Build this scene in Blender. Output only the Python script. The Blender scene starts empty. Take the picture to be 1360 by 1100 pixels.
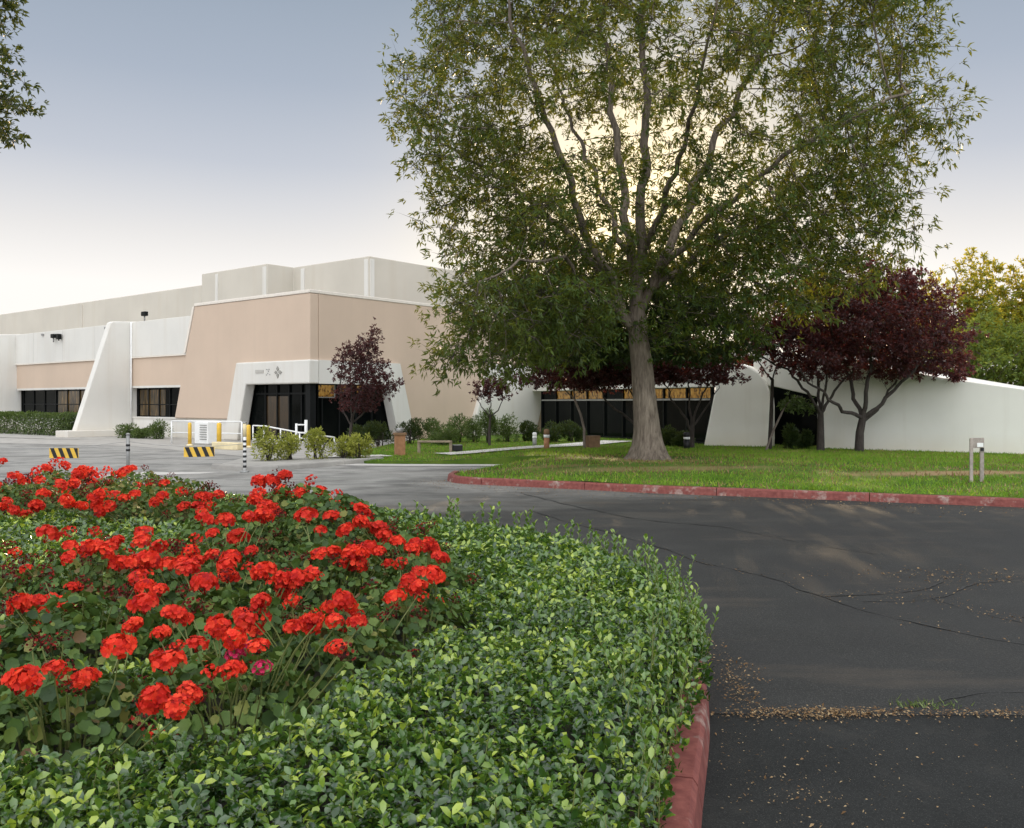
import bpy, bmesh, math, random
import numpy as np
from mathutils import Vector, Matrix, noise
from mathutils.geometry import delaunay_2d_cdt

random.seed(7)
RNG = np.random.default_rng(7)
SC = bpy.context.scene
COL = SC.collection
R = math.radians

# ------------------------------------------------------------------ camera
EYE = 1.8
cam_d = bpy.data.cameras.new("camera")
cam_d.sensor_width = 36.0
cam_d.lens = 36.0 * 1200 / 1360
cam_d.shift_y = -15 / 1360
cam_d.clip_end = 3000
cam = bpy.data.objects.new("camera", cam_d)
cam.location = (0, 0, EYE)
cam.rotation_euler = (R(90), 0, 0)
COL.objects.link(cam)
SC.camera = cam

# ------------------------------------------------------------------ sky, sun, exposure
SUN_EL, SUN_AZ = R(11.5), R(8.0)          # azimuth clockwise from +Y
SUN_DIR = Vector((math.sin(SUN_AZ) * math.cos(SUN_EL), math.cos(SUN_AZ) * math.cos(SUN_EL), math.sin(SUN_EL)))
world = bpy.data.worlds.new("World")
SC.world = world
world.use_nodes = True
wn, wl = world.node_tree.nodes, world.node_tree.links
wn.clear()
def wmath(op, a, b=None, clamp=False):
    n = wn.new("ShaderNodeMath"); n.operation = op; n.use_clamp = clamp
    for i, v in enumerate((a, b)):
        if v is None: continue
        if isinstance(v, (int, float)): n.inputs[i].default_value = v
        else: wl.new(v, n.inputs[i])
    return n.outputs[0]
w_out = wn.new("ShaderNodeOutputWorld")
w_bg = wn.new("ShaderNodeBackground")
w_geo = wn.new("ShaderNodeTexCoord")
w_sep = wn.new("ShaderNodeSeparateXYZ")
wl.new(w_geo.outputs["Generated"], w_sep.inputs[0])
sky = wn.new("ShaderNodeTexSky")
sky.sky_type = 'NISHITA'; sky.sun_disc = False
sky.sun_elevation = SUN_EL; sky.sun_rotation = SUN_AZ
sky.air_density = 1.0; sky.dust_density = 0.6; sky.ozone_density = 1.0
# thin evening haze near the horizon, clear blue-grey above it, added fill brightness overhead and to the east
ramp = wn.new("ShaderNodeValToRGB")
cr = ramp.color_ramp
stops = [(0.00, (1.06, 1.02, 0.98)), (0.12, (1.08, 1.04, 1.0)), (0.175, (0.88, 0.86, 0.85)), (0.25, (0.60, 0.635, 0.71)),
         (0.33, (0.44, 0.50, 0.60)), (0.43, (0.335, 0.405, 0.50)), (0.62, (1.25, 1.27, 1.30)), (1.0, (1.75, 1.75, 1.75))]
while len(cr.elements) < len(stops): cr.elements.new(0.5)
for e, (p, c) in zip(cr.elements, stops):
    e.position = p; e.color = (*c, 1)
w_noise = wn.new("ShaderNodeTexNoise"); w_noise.inputs["Scale"].default_value = 1.6; w_noise.inputs["Detail"].default_value = 3
wl.new(w_geo.outputs["Generated"], w_noise.inputs["Vector"])
zz_ = wmath('ADD', w_sep.outputs[2], wmath('MULTIPLY', wmath('SUBTRACT', w_noise.outputs[0], 0.5), 0.035))
wl.new(zz_, ramp.inputs[0])
# added fill: unseen sky opposite the sun brightened, low rim dimmed for dark glass
back = wmath('MAXIMUM', wmath('MULTIPLY', w_sep.outputs[1], -1.0), 0.0)
lift = wmath('MULTIPLY', wmath('SUBTRACT', w_sep.outputs[2], 0.04), 9.0, True)
low_dark = wmath('SUBTRACT', 1.0, wmath('MULTIPLY', wmath('MULTIPLY', back, 4.0, True), wmath('MULTIPLY', wmath('SUBTRACT', 1.0, lift), 0.85)))
bright = wmath('ADD', 2.2, wmath('MULTIPLY', wmath('SUBTRACT', 1.0, wmath('MULTIPLY', wmath('SUBTRACT', w_sep.outputs[2], 0.12), 3.2, True)), 2.6))
gain = wmath('MULTIPLY', wmath('ADD', wmath('MULTIPLY', wmath('MULTIPLY', back, lift), bright), 1.0), low_dark)
w_mul = wn.new("ShaderNodeVectorMath"); w_mul.operation = 'SCALE'
wl.new(ramp.outputs[0], w_mul.inputs[0]); wl.new(gain, w_mul.inputs["Scale"])
w_sc = wn.new("ShaderNodeVectorMath"); w_sc.operation = 'SCALE'; w_sc.inputs["Scale"].default_value = 0.05
wl.new(sky.outputs[0], w_sc.inputs[0])
w_mix = wn.new("ShaderNodeMix"); w_mix.data_type = 'RGBA'; w_mix.inputs[0].default_value = 0.07
wl.new(w_mul.outputs[0], w_mix.inputs[6]); wl.new(w_sc.outputs[0], w_mix.inputs[7])
# glow round the low sun
w_dot = wn.new("ShaderNodeVectorMath"); w_dot.operation = 'DOT_PRODUCT'; w_dot.inputs[1].default_value = SUN_DIR
wl.new(w_geo.outputs["Generated"], w_dot.inputs[0])
glow = wmath('POWER', wmath('MAXIMUM', w_dot.outputs["Value"], 0.0), 90.0)
w_gl = wn.new("ShaderNodeVectorMath"); w_gl.operation = 'SCALE'; w_gl.inputs[0].default_value = (1.15, 0.80, 0.20)
wl.new(glow, w_gl.inputs["Scale"])
w_add = wn.new("ShaderNodeVectorMath"); w_add.operation = 'ADD'
wl.new(w_mix.outputs[2], w_add.inputs[0]); wl.new(w_gl.outputs[0], w_add.inputs[1])
wl.new(w_add.outputs[0], w_bg.inputs[0]); w_bg.inputs[1].default_value = 1.0
wl.new(w_bg.outputs[0], w_out.inputs[0])

sun_d = bpy.data.lights.new("sun", 'SUN')
sun_d.energy = 5.0; sun_d.angle = R(0.6); sun_d.color = (1.0, 0.72, 0.42)
sun = bpy.data.objects.new("sun", sun_d)
sun.rotation_euler = (-SUN_DIR).to_track_quat('-Z', 'Y').to_euler()
sun.location = (0, 60, 60)
COL.objects.link(sun)

SC.view_settings.view_transform = 'Standard'
SC.view_settings.look = 'None'
SC.view_settings.exposure = 0.0
SC.view_settings.gamma = 1.0
SC.cycles.max_bounces = 8
SC.cycles.sample_clamp_indirect = 4.0
SC.cycles.transparent_max_bounces = 6

# ------------------------------------------------------------------ helpers: objects
def tag(o, label=None, cat=None, group=None, kind=None):
    if label: o["label"] = label
    if cat: o["category"] = cat
    if group: o["group"] = group
    if kind: o["kind"] = kind
    return o
def empty(name, loc=(0, 0, 0), rz=0.0):
    o = bpy.data.objects.new(name, None); COL.objects.link(o)
    o.location = loc; o.rotation_euler = (0, 0, rz); o.empty_display_size = 0.2
    return o
def link_mesh(name, me, mats, parent=None):
    o = bpy.data.objects.new(name, me); COL.objects.link(o)
    if not isinstance(mats, (list, tuple)): mats = [mats]
    if len(me.materials) == 0:
        for m in mats: me.materials.append(m)
    if parent is not None: o.parent = parent
    return o
def np_mesh(name, V, faces, rnd=None, smooth=False, matidx=None):
    """V (n,3); faces: list of int arrays (m,k); rnd: one float per face in order"""
    me = bpy.data.meshes.new(name)
    V = np.asarray(V, dtype=np.float32)
    faces = [np.asarray(f, dtype=np.int32) for f in faces if len(f)]
    me.vertices.add(len(V)); me.vertices.foreach_set("co", V.ravel())
    nl = sum(f.size for f in faces); nf = sum(len(f) for f in faces)
    me.loops.add(nl); me.polygons.add(nf)
    me.loops.foreach_set("vertex_index", np.concatenate([f.ravel() for f in faces]))
    tot = np.concatenate([np.full(len(f), f.shape[1], np.int32) for f in faces])
    start = np.concatenate([[0], np.cumsum(tot)[:-1]]).astype(np.int32)
    me.polygons.foreach_set("loop_start", start)
    if matidx is not None: me.polygons.foreach_set("material_index", np.asarray(matidx, np.int32))
    if smooth: me.polygons.foreach_set("use_smooth", np.ones(nf, bool))
    if rnd is not None:
        a = me.attributes.new("rnd", 'FLOAT', 'FACE'); a.data.foreach_set("value", np.asarray(rnd, np.float32))
    me.update(calc_edges=True); me.validate()
    return me

class MB:
    """collects boxes, prisms, tubes into ONE mesh"""
    def __init__(s): s.bm = bmesh.new()
    def quadface(s, pts):
        return s.bm.faces.new([s.bm.verts.new(p) for p in pts])
    def prism(s, front, back):
        n = len(front)
        a = [s.bm.verts.new(p) for p in front]; b = [s.bm.verts.new(p) for p in back]
        fs = [s.bm.faces.new(a), s.bm.faces.new(b[::-1])]
        for i in range(n):
            j = (i + 1) % n
            fs.append(s.bm.faces.new((a[j], a[i], b[i], b[j])))
        return s
    def box(s, c, size, rz=0.0):
        x, y, z = (v / 2 for v in size)
        m = Matrix.Rotation(rz, 3, 'Z'); c = Vector(c)
        lo = [c + m @ Vector(p) for p in ((-x, -y, -z), (x, -y, -z), (x, y, -z), (-x, y, -z))]
        hi = [c + m @ Vector(p) for p in ((-x, -y, z), (x, -y, z), (x, y, z), (-x, y, z))]
        return s.prism(lo[::-1], hi[::-1])
    def tube(s, pts, r, n=8, cap=True):
        pts = [Vector(p) for p in pts]
        rs = r if isinstance(r, (list, tuple)) else [r] * len(pts)
        rings = []
        up = Vector((0.13, 0.31, 0.94))
        for i, p in enumerate(pts):
            t = (pts[min(i + 1, len(pts) - 1)] - pts[max(i - 1, 0)]).normalized()
            u = t.cross(up)
            if u.length < 0.05: u = t.cross(Vector((1, 0, 0)))
            u.normalize(); v = t.cross(u)
            rings.append([s.bm.verts.new(p + (u * math.cos(k * math.tau / n) + v * math.sin(k * math.tau / n)) * rs[i]) for k in range(n)])
        for a, b in zip(rings, rings[1:]):
            for k in range(n):
                f = s.bm.faces.new((a[k], a[(k + 1) % n], b[(k + 1) % n], b[k])); f.smooth = True
        if cap:
            s.bm.faces.new(rings[0]); s.bm.faces.new(rings[-1][::-1])
        return s
    def lathe(s, c, prof, n=20):
        c = Vector(c); rings = []
        for r, z in prof:
            rings.append([s.bm.verts.new(c + Vector((r * math.cos(k * math.tau / n), r * math.sin(k * math.tau / n), z))) for k in range(n)])
        for a, b in zip(rings, rings[1:]):
            for k in range(n):
                s.bm.faces.new((a[k], a[(k + 1) % n], b[(k + 1) % n], b[k])).smooth = True
        s.bm.faces.new(rings[0][::-1]); s.bm.faces.new(rings[-1])
        return s
    def build(s, name, mat, parent=None, bevel=0.0, offset=None):
        bmesh.ops.recalc_face_normals(s.bm, faces=s.bm.faces)
        if offset is not None: bmesh.ops.translate(s.bm, verts=s.bm.verts, vec=-Vector(offset))
        me = bpy.data.meshes.new(name); s.bm.to_mesh(me); s.bm.free()
        o = link_mesh(name, me, mat, parent)
        if bevel:
            m = o.modifiers.new("bevel", 'BEVEL'); m.width = bevel; m.segments = 2; m.limit_method = 'ANGLE'; m.angle_limit = R(40)
        return o

# measuring helpers: photograph measurements (1360 wide) to places on the ground
def at(px, d, z=0.0): return Vector(((px - 680) / 1200 * d, d, z))
def zat(py, d): return EYE - (py - 535) * d / 1200
def gd(px, py, z=0.0):
    d = (EYE - z) * 1200 / (py - 535)
    return at(px, d, z)

# ------------------------------------------------------------------ helpers: materials
def new_mat(name):
    m = bpy.data.materials.new(name); m.use_nodes = True
    nt = m.node_tree; b = nt.nodes["Principled BSDF"]
    return m, nt, b
def N(nt, t, **kw):
    n = nt.nodes.new(t)
    for k, v in kw.items():
        if hasattr(n, k): setattr(n, k, v)
        else: n.inputs[k].default_value = v
    return n
def ramp_node(nt, fac, stops, interp='LINEAR'):
    n = nt.nodes.new("ShaderNodeValToRGB"); n.color_ramp.interpolation = interp
    e = n.color_ramp.elements
    while len(e) < len(stops): e.new(0.5)
    for q, (p, c) in zip(e, stops): q.position = p; q.color = (*c, 1) if len(c) == 3 else c
    nt.links.new(fac, n.inputs[0])
    return n.outputs[0]
def mixc(nt, f, a, b, mode='MIX'):
    n = nt.nodes.new("ShaderNodeMix"); n.data_type = 'RGBA'; n.blend_type = mode
    for i, v in ((0, f), (6, a), (7, b)):
        if isinstance(v, (int, float)): n.inputs[i].default_value = v
        elif isinstance(v, tuple): n.inputs[i].default_value = (*v, 1)
        else: nt.links.new(v, n.inputs[i])
    return n.outputs[2]
def coords(nt, kind="Object", scale=(1, 1, 1)):
    c = nt.nodes.new("ShaderNodeTexCoord"); m = nt.nodes.new("ShaderNodeMapping")
    m.inputs["Scale"].default_value = scale
    nt.links.new(c.outputs[kind], m.inputs[0])
    return m.outputs[0]
def tex(nt, vec, scale, detail=4.0, rough=0.55, dist=0.0):
    n = nt.nodes.new("ShaderNodeTexNoise")
    n.inputs["Scale"].default_value = scale; n.inputs["Detail"].default_value = detail
    n.inputs["Roughness"].default_value = rough; n.inputs["Distortion"].default_value = dist
    nt.links.new(vec, n.inputs["Vector"])
    return n.outputs[0]
def bump(nt, b, h, strength=0.3, dist=0.02):
    n = nt.nodes.new("ShaderNodeBump"); n.inputs["Strength"].default_value = strength; n.inputs["Distance"].default_value = dist
    nt.links.new(h, n.inputs["Height"]); nt.links.new(n.outputs[0], b.inputs["Normal"])

def simple(name, col, rough=0.6, var=0.12, scale=6.0, metal=0.0, spec=0.4, bmp=0.0):
    m, nt, b = new_mat(name)
    v = coords(nt)
    t = tex(nt, v, scale, 5)
    lo = tuple(c * (1 - var) for c in col); hi = tuple(min(1, c * (1 + var)) for c in col)
    nt.links.new(ramp_node(nt, t, [(0.3, lo), (0.7, hi)]), b.inputs["Base Color"])
    b.inputs["Roughness"].default_value = rough; b.inputs["Metallic"].default_value = metal
    b.inputs["Specular IOR Level"].default_value = spec
    if bmp: bump(nt, b, tex(nt, v, scale * 12, 3), bmp, 0.01)
    return m
def stucco(name, col, stain=(0.45, 0.36, 0.25), amount=0.35):
    m, nt, b = new_mat(name)
    v = coords(nt)
    big = tex(nt, v, 0.35, 4)
    c0 = ramp_node(nt, big, [(0.3, tuple(c * 0.93 for c in col)), (0.7, tuple(min(1, c * 1.04) for c in col))])
    vs = coords(nt, "Object", (1.6, 1.6, 0.10))
    streak = tex(nt, vs, 1.3, 5, 0.6)
    f = ramp_node(nt, streak, [(0.52, (0, 0, 0)), (0.8, (amount, amount, amount))])
    c1 = mixc(nt, f, c0, tuple(0.5 * c + 0.5 * s for c, s in zip(col, stain)))
    # splash stains low on the wall
    g = nt.nodes.new("ShaderNodeTexCoord"); s = nt.nodes.new("ShaderNodeSeparateXYZ")
    nt.links.new(g.outputs["Object"], s.inputs[0])
    mm = nt.nodes.new("ShaderNodeMath"); mm.operation = 'SUBTRACT'; mm.inputs[0].default_value = 0.75
    nt.links.new(s.outputs[2], mm.inputs[1])
    m2 = nt.nodes.new("ShaderNodeMath"); m2.operation = 'MULTIPLY'; m2.use_clamp = True
    nt.links.new(mm.outputs[0], m2.inputs[0]); nt.links.new(tex(nt, v, 1.1, 4), m2.inputs[1])
    c2 = mixc(nt, m2.outputs[0], c1, tuple(c * s for c, s in zip(col, (0.86, 0.76, 0.62))))
    nt.links.new(c2, b.inputs["Base Color"])
    b.inputs["Roughness"].default_value = 0.85; b.inputs["Specular IOR Level"].default_value = 0.2
    bump(nt, b, tex(nt, v, 60, 3), 0.25, 0.01)
    return m
def leaf_mat(name, stops, rough=0.45, spec=0.35, trans=0.35, tcol=(0.22, 0.30, 0.04), patch=None, vary=None, coat=0.0):
    m, nt, b = new_mat(name)
    a = nt.nodes.new("ShaderNodeAttribute"); a.attribute_name = "rnd"
    c = ramp_node(nt, a.outputs["Fac"], stops)
    if vary:
        oi = nt.nodes.new("ShaderNodeObjectInfo")
        c = mixc(nt, ramp_node(nt, oi.outputs["Random"], [(0.15, (0, 0, 0)), (1.0, (vary[1],) * 3)]), c, vary[0])
    if patch:
        v = coords(nt)
        c = mixc(nt, ramp_node(nt, tex(nt, v, patch[0], 3), [(0.45, (0, 0, 0)), (0.65, (patch[2],) * 3)]), c, patch[1])
    nt.links.new(c, b.inputs["Base Color"])
    b.inputs["Roughness"].default_value = rough; b.inputs["Specular IOR Level"].default_value = spec
    if coat: b.inputs["Coat Weight"].default_value = coat; b.inputs["Coat Roughness"].default_value = 0.13; b.inputs["Coat IOR"].default_value = 1.7
    t = nt.nodes.new("ShaderNodeBsdfTranslucent")
    nt.links.new(mixc(nt, 0.55, c, tcol), t.inputs[0])
    mx = nt.nodes.new("ShaderNodeMixShader"); mx.inputs[0].default_value = trans
    nt.links.new(b.outputs[0], mx.inputs[1]); nt.links.new(t.outputs[0], mx.inputs[2])
    nt.links.new(mx.outputs[0], nt.nodes["Material Output"].inputs[0])
    return m
def bark_mat(name, lo, hi, scale=1.0):
    m, nt, b = new_mat(name)
    v = coords(nt, "Object", (9 * scale, 9 * scale, 1.5 * scale))
    t = tex(nt, v, 1.6, 6, 0.65, 0.4)
    big = tex(nt, coords(nt), 0.9, 4)
    c = ramp_node(nt, t, [(0.3, lo), (0.68, hi)])
    nt.links.new(mixc(nt, ramp_node(nt, big, [(0.4, (0, 0, 0)), (0.7, (0.45,) * 3)]), c, tuple(x * 0.6 for x in lo)), b.inputs["Base Color"])
    b.inputs["Roughness"].default_value = 0.9; b.inputs["Specular IOR Level"].default_value = 0.15
    bump(nt, b, t, 0.8, 0.04)
    return m

M = {}
M["white"] = stucco("white_stucco", (0.69, 0.67, 0.62), amount=0.45)
M["shade_lifted_white"] = stucco("shade_lifted_white_stucco", (0.86, 0.84, 0.775), amount=0.3)  # same white, lightened to offset the tree shade on the wing
M["upper"] = stucco("cream_stucco", (0.575, 0.535, 0.46), amount=0.45)
M["tan"] = stucco("tan_stucco", (0.60, 0.47, 0.365), (0.45, 0.36, 0.28), 0.35)
M["trim"] = simple("trim_paint", (0.74, 0.68, 0.6), 0.8, 0.05)
M["concrete"] = simple("concrete", (0.33, 0.315, 0.29), 0.9, 0.18, 1.5, bmp=0.3)
M["pale_concrete"] = simple("pale_concrete", (0.52, 0.50, 0.47), 0.9, 0.15, 1.2, bmp=0.3)
M["white_paint"] = simple("white_paint", (0.8, 0.8, 0.78), 0.45, 0.05)
M["yellow"] = simple("yellow_paint", (0.75, 0.47, 0.06), 0.5, 0.12)
M["black_paint"] = simple("black_paint", (0.015, 0.015, 0.016), 0.5, 0.2)
M["dark_frame"] = simple("dark_frame", (0.007, 0.008, 0.008), 0.5, 0.2, spec=0.15)
M["grey_metal"] = simple("grey_metal", (0.30, 0.30, 0.29), 0.5, 0.15, metal=0.4)
M["wood"] = simple("weathered_wood", (0.30, 0.24, 0.17), 0.85, 0.3, 9)
M["grey_wood"] = simple("grey_wood", (0.33, 0.285, 0.25), 0.85, 0.25, 12)
M["terracotta"] = simple("terracotta", (0.36, 0.18, 0.09), 0.85, 0.2, 8)
M["brown"] = simple("brown_box", (0.22, 0.13, 0.07), 0.8, 0.2, 6)
M["cream_paint"] = simple("cream_paint", (0.68, 0.58, 0.36), 0.7, 0.15, 3)
def glass(name, rough=0.06, spec=0.05):
    m, nt, b = new_mat(name)
    v = coords(nt)
    nt.links.new(ramp_node(nt, tex(nt, v, 0.7, 3), [(0.3, (0.002, 0.003, 0.003)), (0.75, (0.007, 0.008, 0.007))]), b.inputs["Base Color"])
    b.inputs["Roughness"].default_value = rough; b.inputs["Specular IOR Level"].default_value = spec
    return m
M["glass"] = glass("dark_glass")
def lit(name, stops, strength, scale=(3, 3, 0.6)):
    m, nt, b = new_mat(name)
    v = coords(nt, "Object", scale)
    c = ramp_node(nt, tex(nt, v, 2.2, 3), stops)
    b.inputs["Base Color"].default_value = (0.02, 0.015, 0.01, 1); b.inputs["Roughness"].default_value = 0.15
    nt.links.new(c, b.inputs["Emission Color"]); b.inputs["Emission Strength"].default_value = strength
    return m
M["amber"] = lit("lit_amber_window", [(0.38, (0.03, 0.015, 0.004)), (0.5, (0.5, 0.24, 0.03)), (0.68, (0.75, 0.45, 0.10))], 0.34, (4, 4, 2.5))
M["dim_amber"] = lit("dim_lit_interior", [(0.42, (0.01, 0.006, 0.002)), (0.6, (0.09, 0.055, 0.015)), (0.75, (0.24, 0.13, 0.04))], 0.7)
M["dim_door"] = lit("dim_lit_doorway", [(0.35, (0.012, 0.008, 0.004)), (0.65, (0.05, 0.028, 0.01))], 0.6)

# ground materials
def asphalt():
    m, nt, b = new_mat("asphalt")
    v = coords(nt)
    big = tex(nt, v, 0.16, 5, 0.6, 0.3)
    mid = tex(nt, v, 1.7, 5)
    fine = tex(nt, v, 55, 3)
    # newer dark tarmac to the right, older grey one to the left: a gradient of wear across the place
    s = nt.nodes.new("ShaderNodeSeparateXYZ"); nt.links.new(v, s.inputs[0])
    a1 = N(nt, "ShaderNodeMath", operation='MULTIPLY'); nt.links.new(s.outputs[1], a1.inputs[0]); a1.inputs[1].default_value = 0.045
    a2 = N(nt, "ShaderNodeMath", operation='MULTIPLY'); nt.links.new(s.outputs[0], a2.inputs[0]); a2.inputs[1].default_value = -0.045
    a3 = N(nt, "ShaderNodeMath", operation='ADD'); nt.links.new(a1.outputs[0], a3.inputs[0]); nt.links.new(a2.outputs[0], a3.inputs[1])
    a4 = N(nt, "ShaderNodeMath", operation='ADD'); nt.links.new(a3.outputs[0], a4.inputs[0])
    a5 = N(nt, "ShaderNodeMath", operation='MULTIPLY_ADD'); nt.links.new(big, a5.inputs[0]); a5.inputs[1].default_value = 1.3; a5.inputs[2].default_value = -0.95
    nt.links.new(a5.outputs[0], a4.inputs[1])
    old = ramp_node(nt, a4.outputs[0], [(0.0, (0.022, 0.0225, 0.0215)), (0.35, (0.043, 0.0425, 0.0385)), (0.8, (0.25, 0.245, 0.228)), (1.0, (0.275, 0.268, 0.25))])
    c = mixc(nt, 0.35, old, ramp_node(nt, mid, [(0.3, (0.35,) * 3), (0.7, (0.75,) * 3)]), 'OVERLAY')
    c = mixc(nt, 0.5, c, ramp_node(nt, fine, [(0.35, (0.3,) * 3), (0.7, (0.72,) * 3)]), 'OVERLAY')
    vo = nt.nodes.new("ShaderNodeTexVoronoi"); vo.inputs["Scale"].default_value = 90; nt.links.new(v, vo.inputs["Vector"])
    c = mixc(nt, ramp_node(nt, vo.outputs["Distance"], [(0.12, (0.5,) * 3), (0.3, (0, 0, 0))]), c, (0.15, 0.145, 0.135))
    pz = tex(nt, coords(nt, "Object", (0.5, 0.9, 1)), 0.9, 5, 0.7, 0.6)
    c = mixc(nt, ramp_node(nt, pz, [(0.42, (0.4,) * 3), (0.52, (0, 0, 0))]), c, (0.022, 0.022, 0.022))
    # brownish dust
    dust = ramp_node(nt, tex(nt, coords(nt, "Object", (0.35, 1.2, 1)), 0.8, 6, 0.65), [(0.55, (0, 0, 0)), (0.78, (0.5,) * 3)])
    c = mixc(nt, dust, c, (0.11, 0.088, 0.065))
    nt.links.new(c, b.inputs["Base Color"])
    b.inputs["Roughness"].default_value = 0.8; b.inputs["Specular IOR Level"].default_value = 0.25
    bump(nt, b, fine, 0.5, 0.012)
    return m
M["asphalt"] = asphalt()
def smooth_tar():
    m, nt, b = new_mat("sealed_asphalt")
    v = coords(nt)
    c = ramp_node(nt, tex(nt, v, 1.1, 5), [(0.3, (0.012, 0.013, 0.013)), (0.7, (0.021, 0.022, 0.0215))])
    fine = tex(nt, v, 80, 3)
    c = mixc(nt, 0.5, c, ramp_node(nt, fine, [(0.35, (0.3,) * 3), (0.7, (0.7,) * 3)]), 'OVERLAY')
    vo = nt.nodes.new("ShaderNodeTexVoronoi"); vo.inputs["Scale"].default_value = 110; nt.links.new(v, vo.inputs["Vector"])
    c = mixc(nt, ramp_node(nt, vo.outputs["Distance"], [(0.1, (0.55,) * 3), (0.28, (0, 0, 0))]), c, (0.10, 0.098, 0.092))
    c = mixc(nt, ramp_node(nt, tex(nt, v, 2.2, 5, .65, .5), [(0.54, (0, 0, 0)), (0.72, (0.6,) * 3)]), c, (0.034, 0.033, 0.030))
    nt.links.new(c, b.inputs["Base Color"]); b.inputs["Roughness"].default_value = 0.78; b.inputs["Specular IOR Level"].default_value = 0.16
    bump(nt, b, fine, 0.4, 0.008)
    return m
M["sealed"] = smooth_tar()
M["tar"] = simple("crack_filler", (0.016, 0.016, 0.016), 0.6, 0.2)
M["soil"] = simple("soil", (0.035, 0.026, 0.018), 0.95, 0.3, 4)
M["earth"] = simple("dry_earth", (0.16, 0.13, 0.09), 0.95, 0.25, 0.05)
def lawn_mat():
    m, nt, b = new_mat("lawn_turf")
    v = coords(nt)
    c = ramp_node(nt, tex(nt, v, 0.8, 6, 0.65), [(0.3, (0.035, 0.075, 0.012)), (0.55, (0.085, 0.145, 0.02)), (0.75, (0.15, 0.19, 0.035))])
    nz = tex(nt, v, 1.6, 5, 0.65)
    worn = None
    for (cx, cy, rx, ry, k) in ((9.6, 19.6, 5.4, 1.15, 1.0), (3.6, 23.5, 2.6, 1.6, 1.0), (3.6, 21.2, 6.0, 1.2, 0.55), (1.0, 22.2, 2.6, .8, .4)):
        mp = nt.nodes.new("ShaderNodeMapping"); mp.vector_type = 'TEXTURE'
        mp.inputs["Location"].default_value = (cx, cy, 0); mp.inputs["Scale"].default_value = (rx, ry, 40)
        nt.links.new(v, mp.inputs[0])
        ln = nt.nodes.new("ShaderNodeVectorMath"); ln.operation = 'LENGTH'; nt.links.new(mp.outputs[0], ln.inputs[0])
        ad = N(nt, "ShaderNodeMath", operation='MULTIPLY_ADD'); nt.links.new(nz, ad.inputs[0]); ad.inputs[1].default_value = 0.9; nt.links.new(ln.outputs["Value"], ad.inputs[2])
        f = ramp_node(nt, ad.outputs[0], [(0.0, (k,) * 3), (0.66, (k,) * 3), (0.98, (0, 0, 0))])
        worn = f if worn is None else mixc(nt, 1.0, worn, f, 'LIGHTEN')
    c = mixc(nt, worn, c, (0.27, 0.19, 0.10))
    nt.links.new(c, b.inputs["Base Color"]); b.inputs["Roughness"].default_value = 0.9; b.inputs["Specular IOR Level"].default_value = 0.1
    bump(nt, b, tex(nt, v, 30, 3), 0.6, 0.03)
    return m
M["lawn"] = lawn_mat()
def red_kerb():
    m, nt, b = new_mat("faded_red_paint")
    v = coords(nt)
    t = tex(nt, v, 2.5, 6, 0.7); t2 = tex(nt, v, 14, 4, 0.6)
    red = ramp_node(nt, t2, [(0.3, (0.125, 0.026, 0.021)), (0.7, (0.235, 0.068, 0.053))])
    c = mixc(nt, ramp_node(nt, t, [(0.55, (0, 0, 0)), (0.66, (0.85,) * 3)]), red, (0.34, 0.27, 0.23))
    nt.links.new(c, b.inputs["Base Color"]); b.inputs["Roughness"].default_value = 0.8
    bump(nt, b, t2, 0.4, 0.01)
    return m
M["red_kerb"] = red_kerb()

# foliage materials
M["hedge_leaf"] = leaf_mat("glossy_hedge_leaf", [(0.0, (0.008, 0.034, 0.008)), (0.4, (0.036, 0.098, 0.014)), (0.70, (0.115, 0.215, 0.026)), (1.0, (0.34, 0.43, 0.045))],
                           rough=0.26, spec=0.7, trans=0.25, tcol=(0.25, 0.38, 0.04), coat=0.18)
M["ger_leaf"] = leaf_mat("geranium_leaf", [(0.0, (0.02, 0.045, 0.012)), (0.5, (0.06, 0.115, 0.022)), (0.85, (0.13, 0.19, 0.04)), (0.93, (0.17, 0.18, 0.04)), (1.0, (0.12, 0.065, 0.03))],
                         rough=0.55, spec=0.3, trans=0.2)
M["petal"] = leaf_mat("red_petal", [(0.0, (0.30, 0.008, 0.008)), (0.45, (0.70, 0.030, 0.013)), (1.0, (0.84, 0.078, 0.030))], rough=0.6, spec=0.2, trans=0.28, tcol=(0.9, 0.07, 0.02), vary=((0.40, 0.010, 0.012), 0.5))
M["petal_pink"] = leaf_mat("magenta_petal", [(0.0, (0.35, 0.012, 0.05)), (1.0, (0.60, 0.03, 0.12))], rough=0.6, spec=0.2, trans=0.25, tcol=(0.8, 0.04, 0.15))
M["petal_old"] = leaf_mat("withered_petal", [(0.0, (0.06, 0.012, 0.012)), (0.6, (0.15, 0.02, 0.018)), (1.0, (0.30, 0.03, 0.02))], rough=0.8, spec=0.1, trans=0.1, tcol=(0.2, 0.03, 0.02))
M["stem"] = simple("green_stem", (0.15, 0.17, 0.05), 0.6, 0.2)
M["ash_leaf"] = leaf_mat("ash_leaf", [(0.0, (0.017, 0.042, 0.010)), (0.5, (0.042, 0.092, 0.016)), (0.85, (0.072, 0.13, 0.022)), (1.0, (0.12, 0.16, 0.026))], trans=0.45, tcol=(0.36, 0.33, 0.03), patch=(0.42, (0.12, 0.115, 0.018), 0.18))
M["dark_leaf"] = leaf_mat("dark_green_leaf", [(0.0, (0.012, 0.028, 0.009)), (0.6, (0.03, 0.06, 0.015)), (1.0, (0.055, 0.085, 0.02))], trans=0.3, tcol=(0.2, 0.22, 0.03))
M["plum_leaf"] = leaf_mat("purple_plum_leaf", [(0.0, (0.026, 0.011, 0.013)), (0.6, (0.062, 0.022, 0.025)), (1.0, (0.115, 0.040, 0.036))], trans=0.32, tcol=(0.30, 0.06, 0.04))
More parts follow.
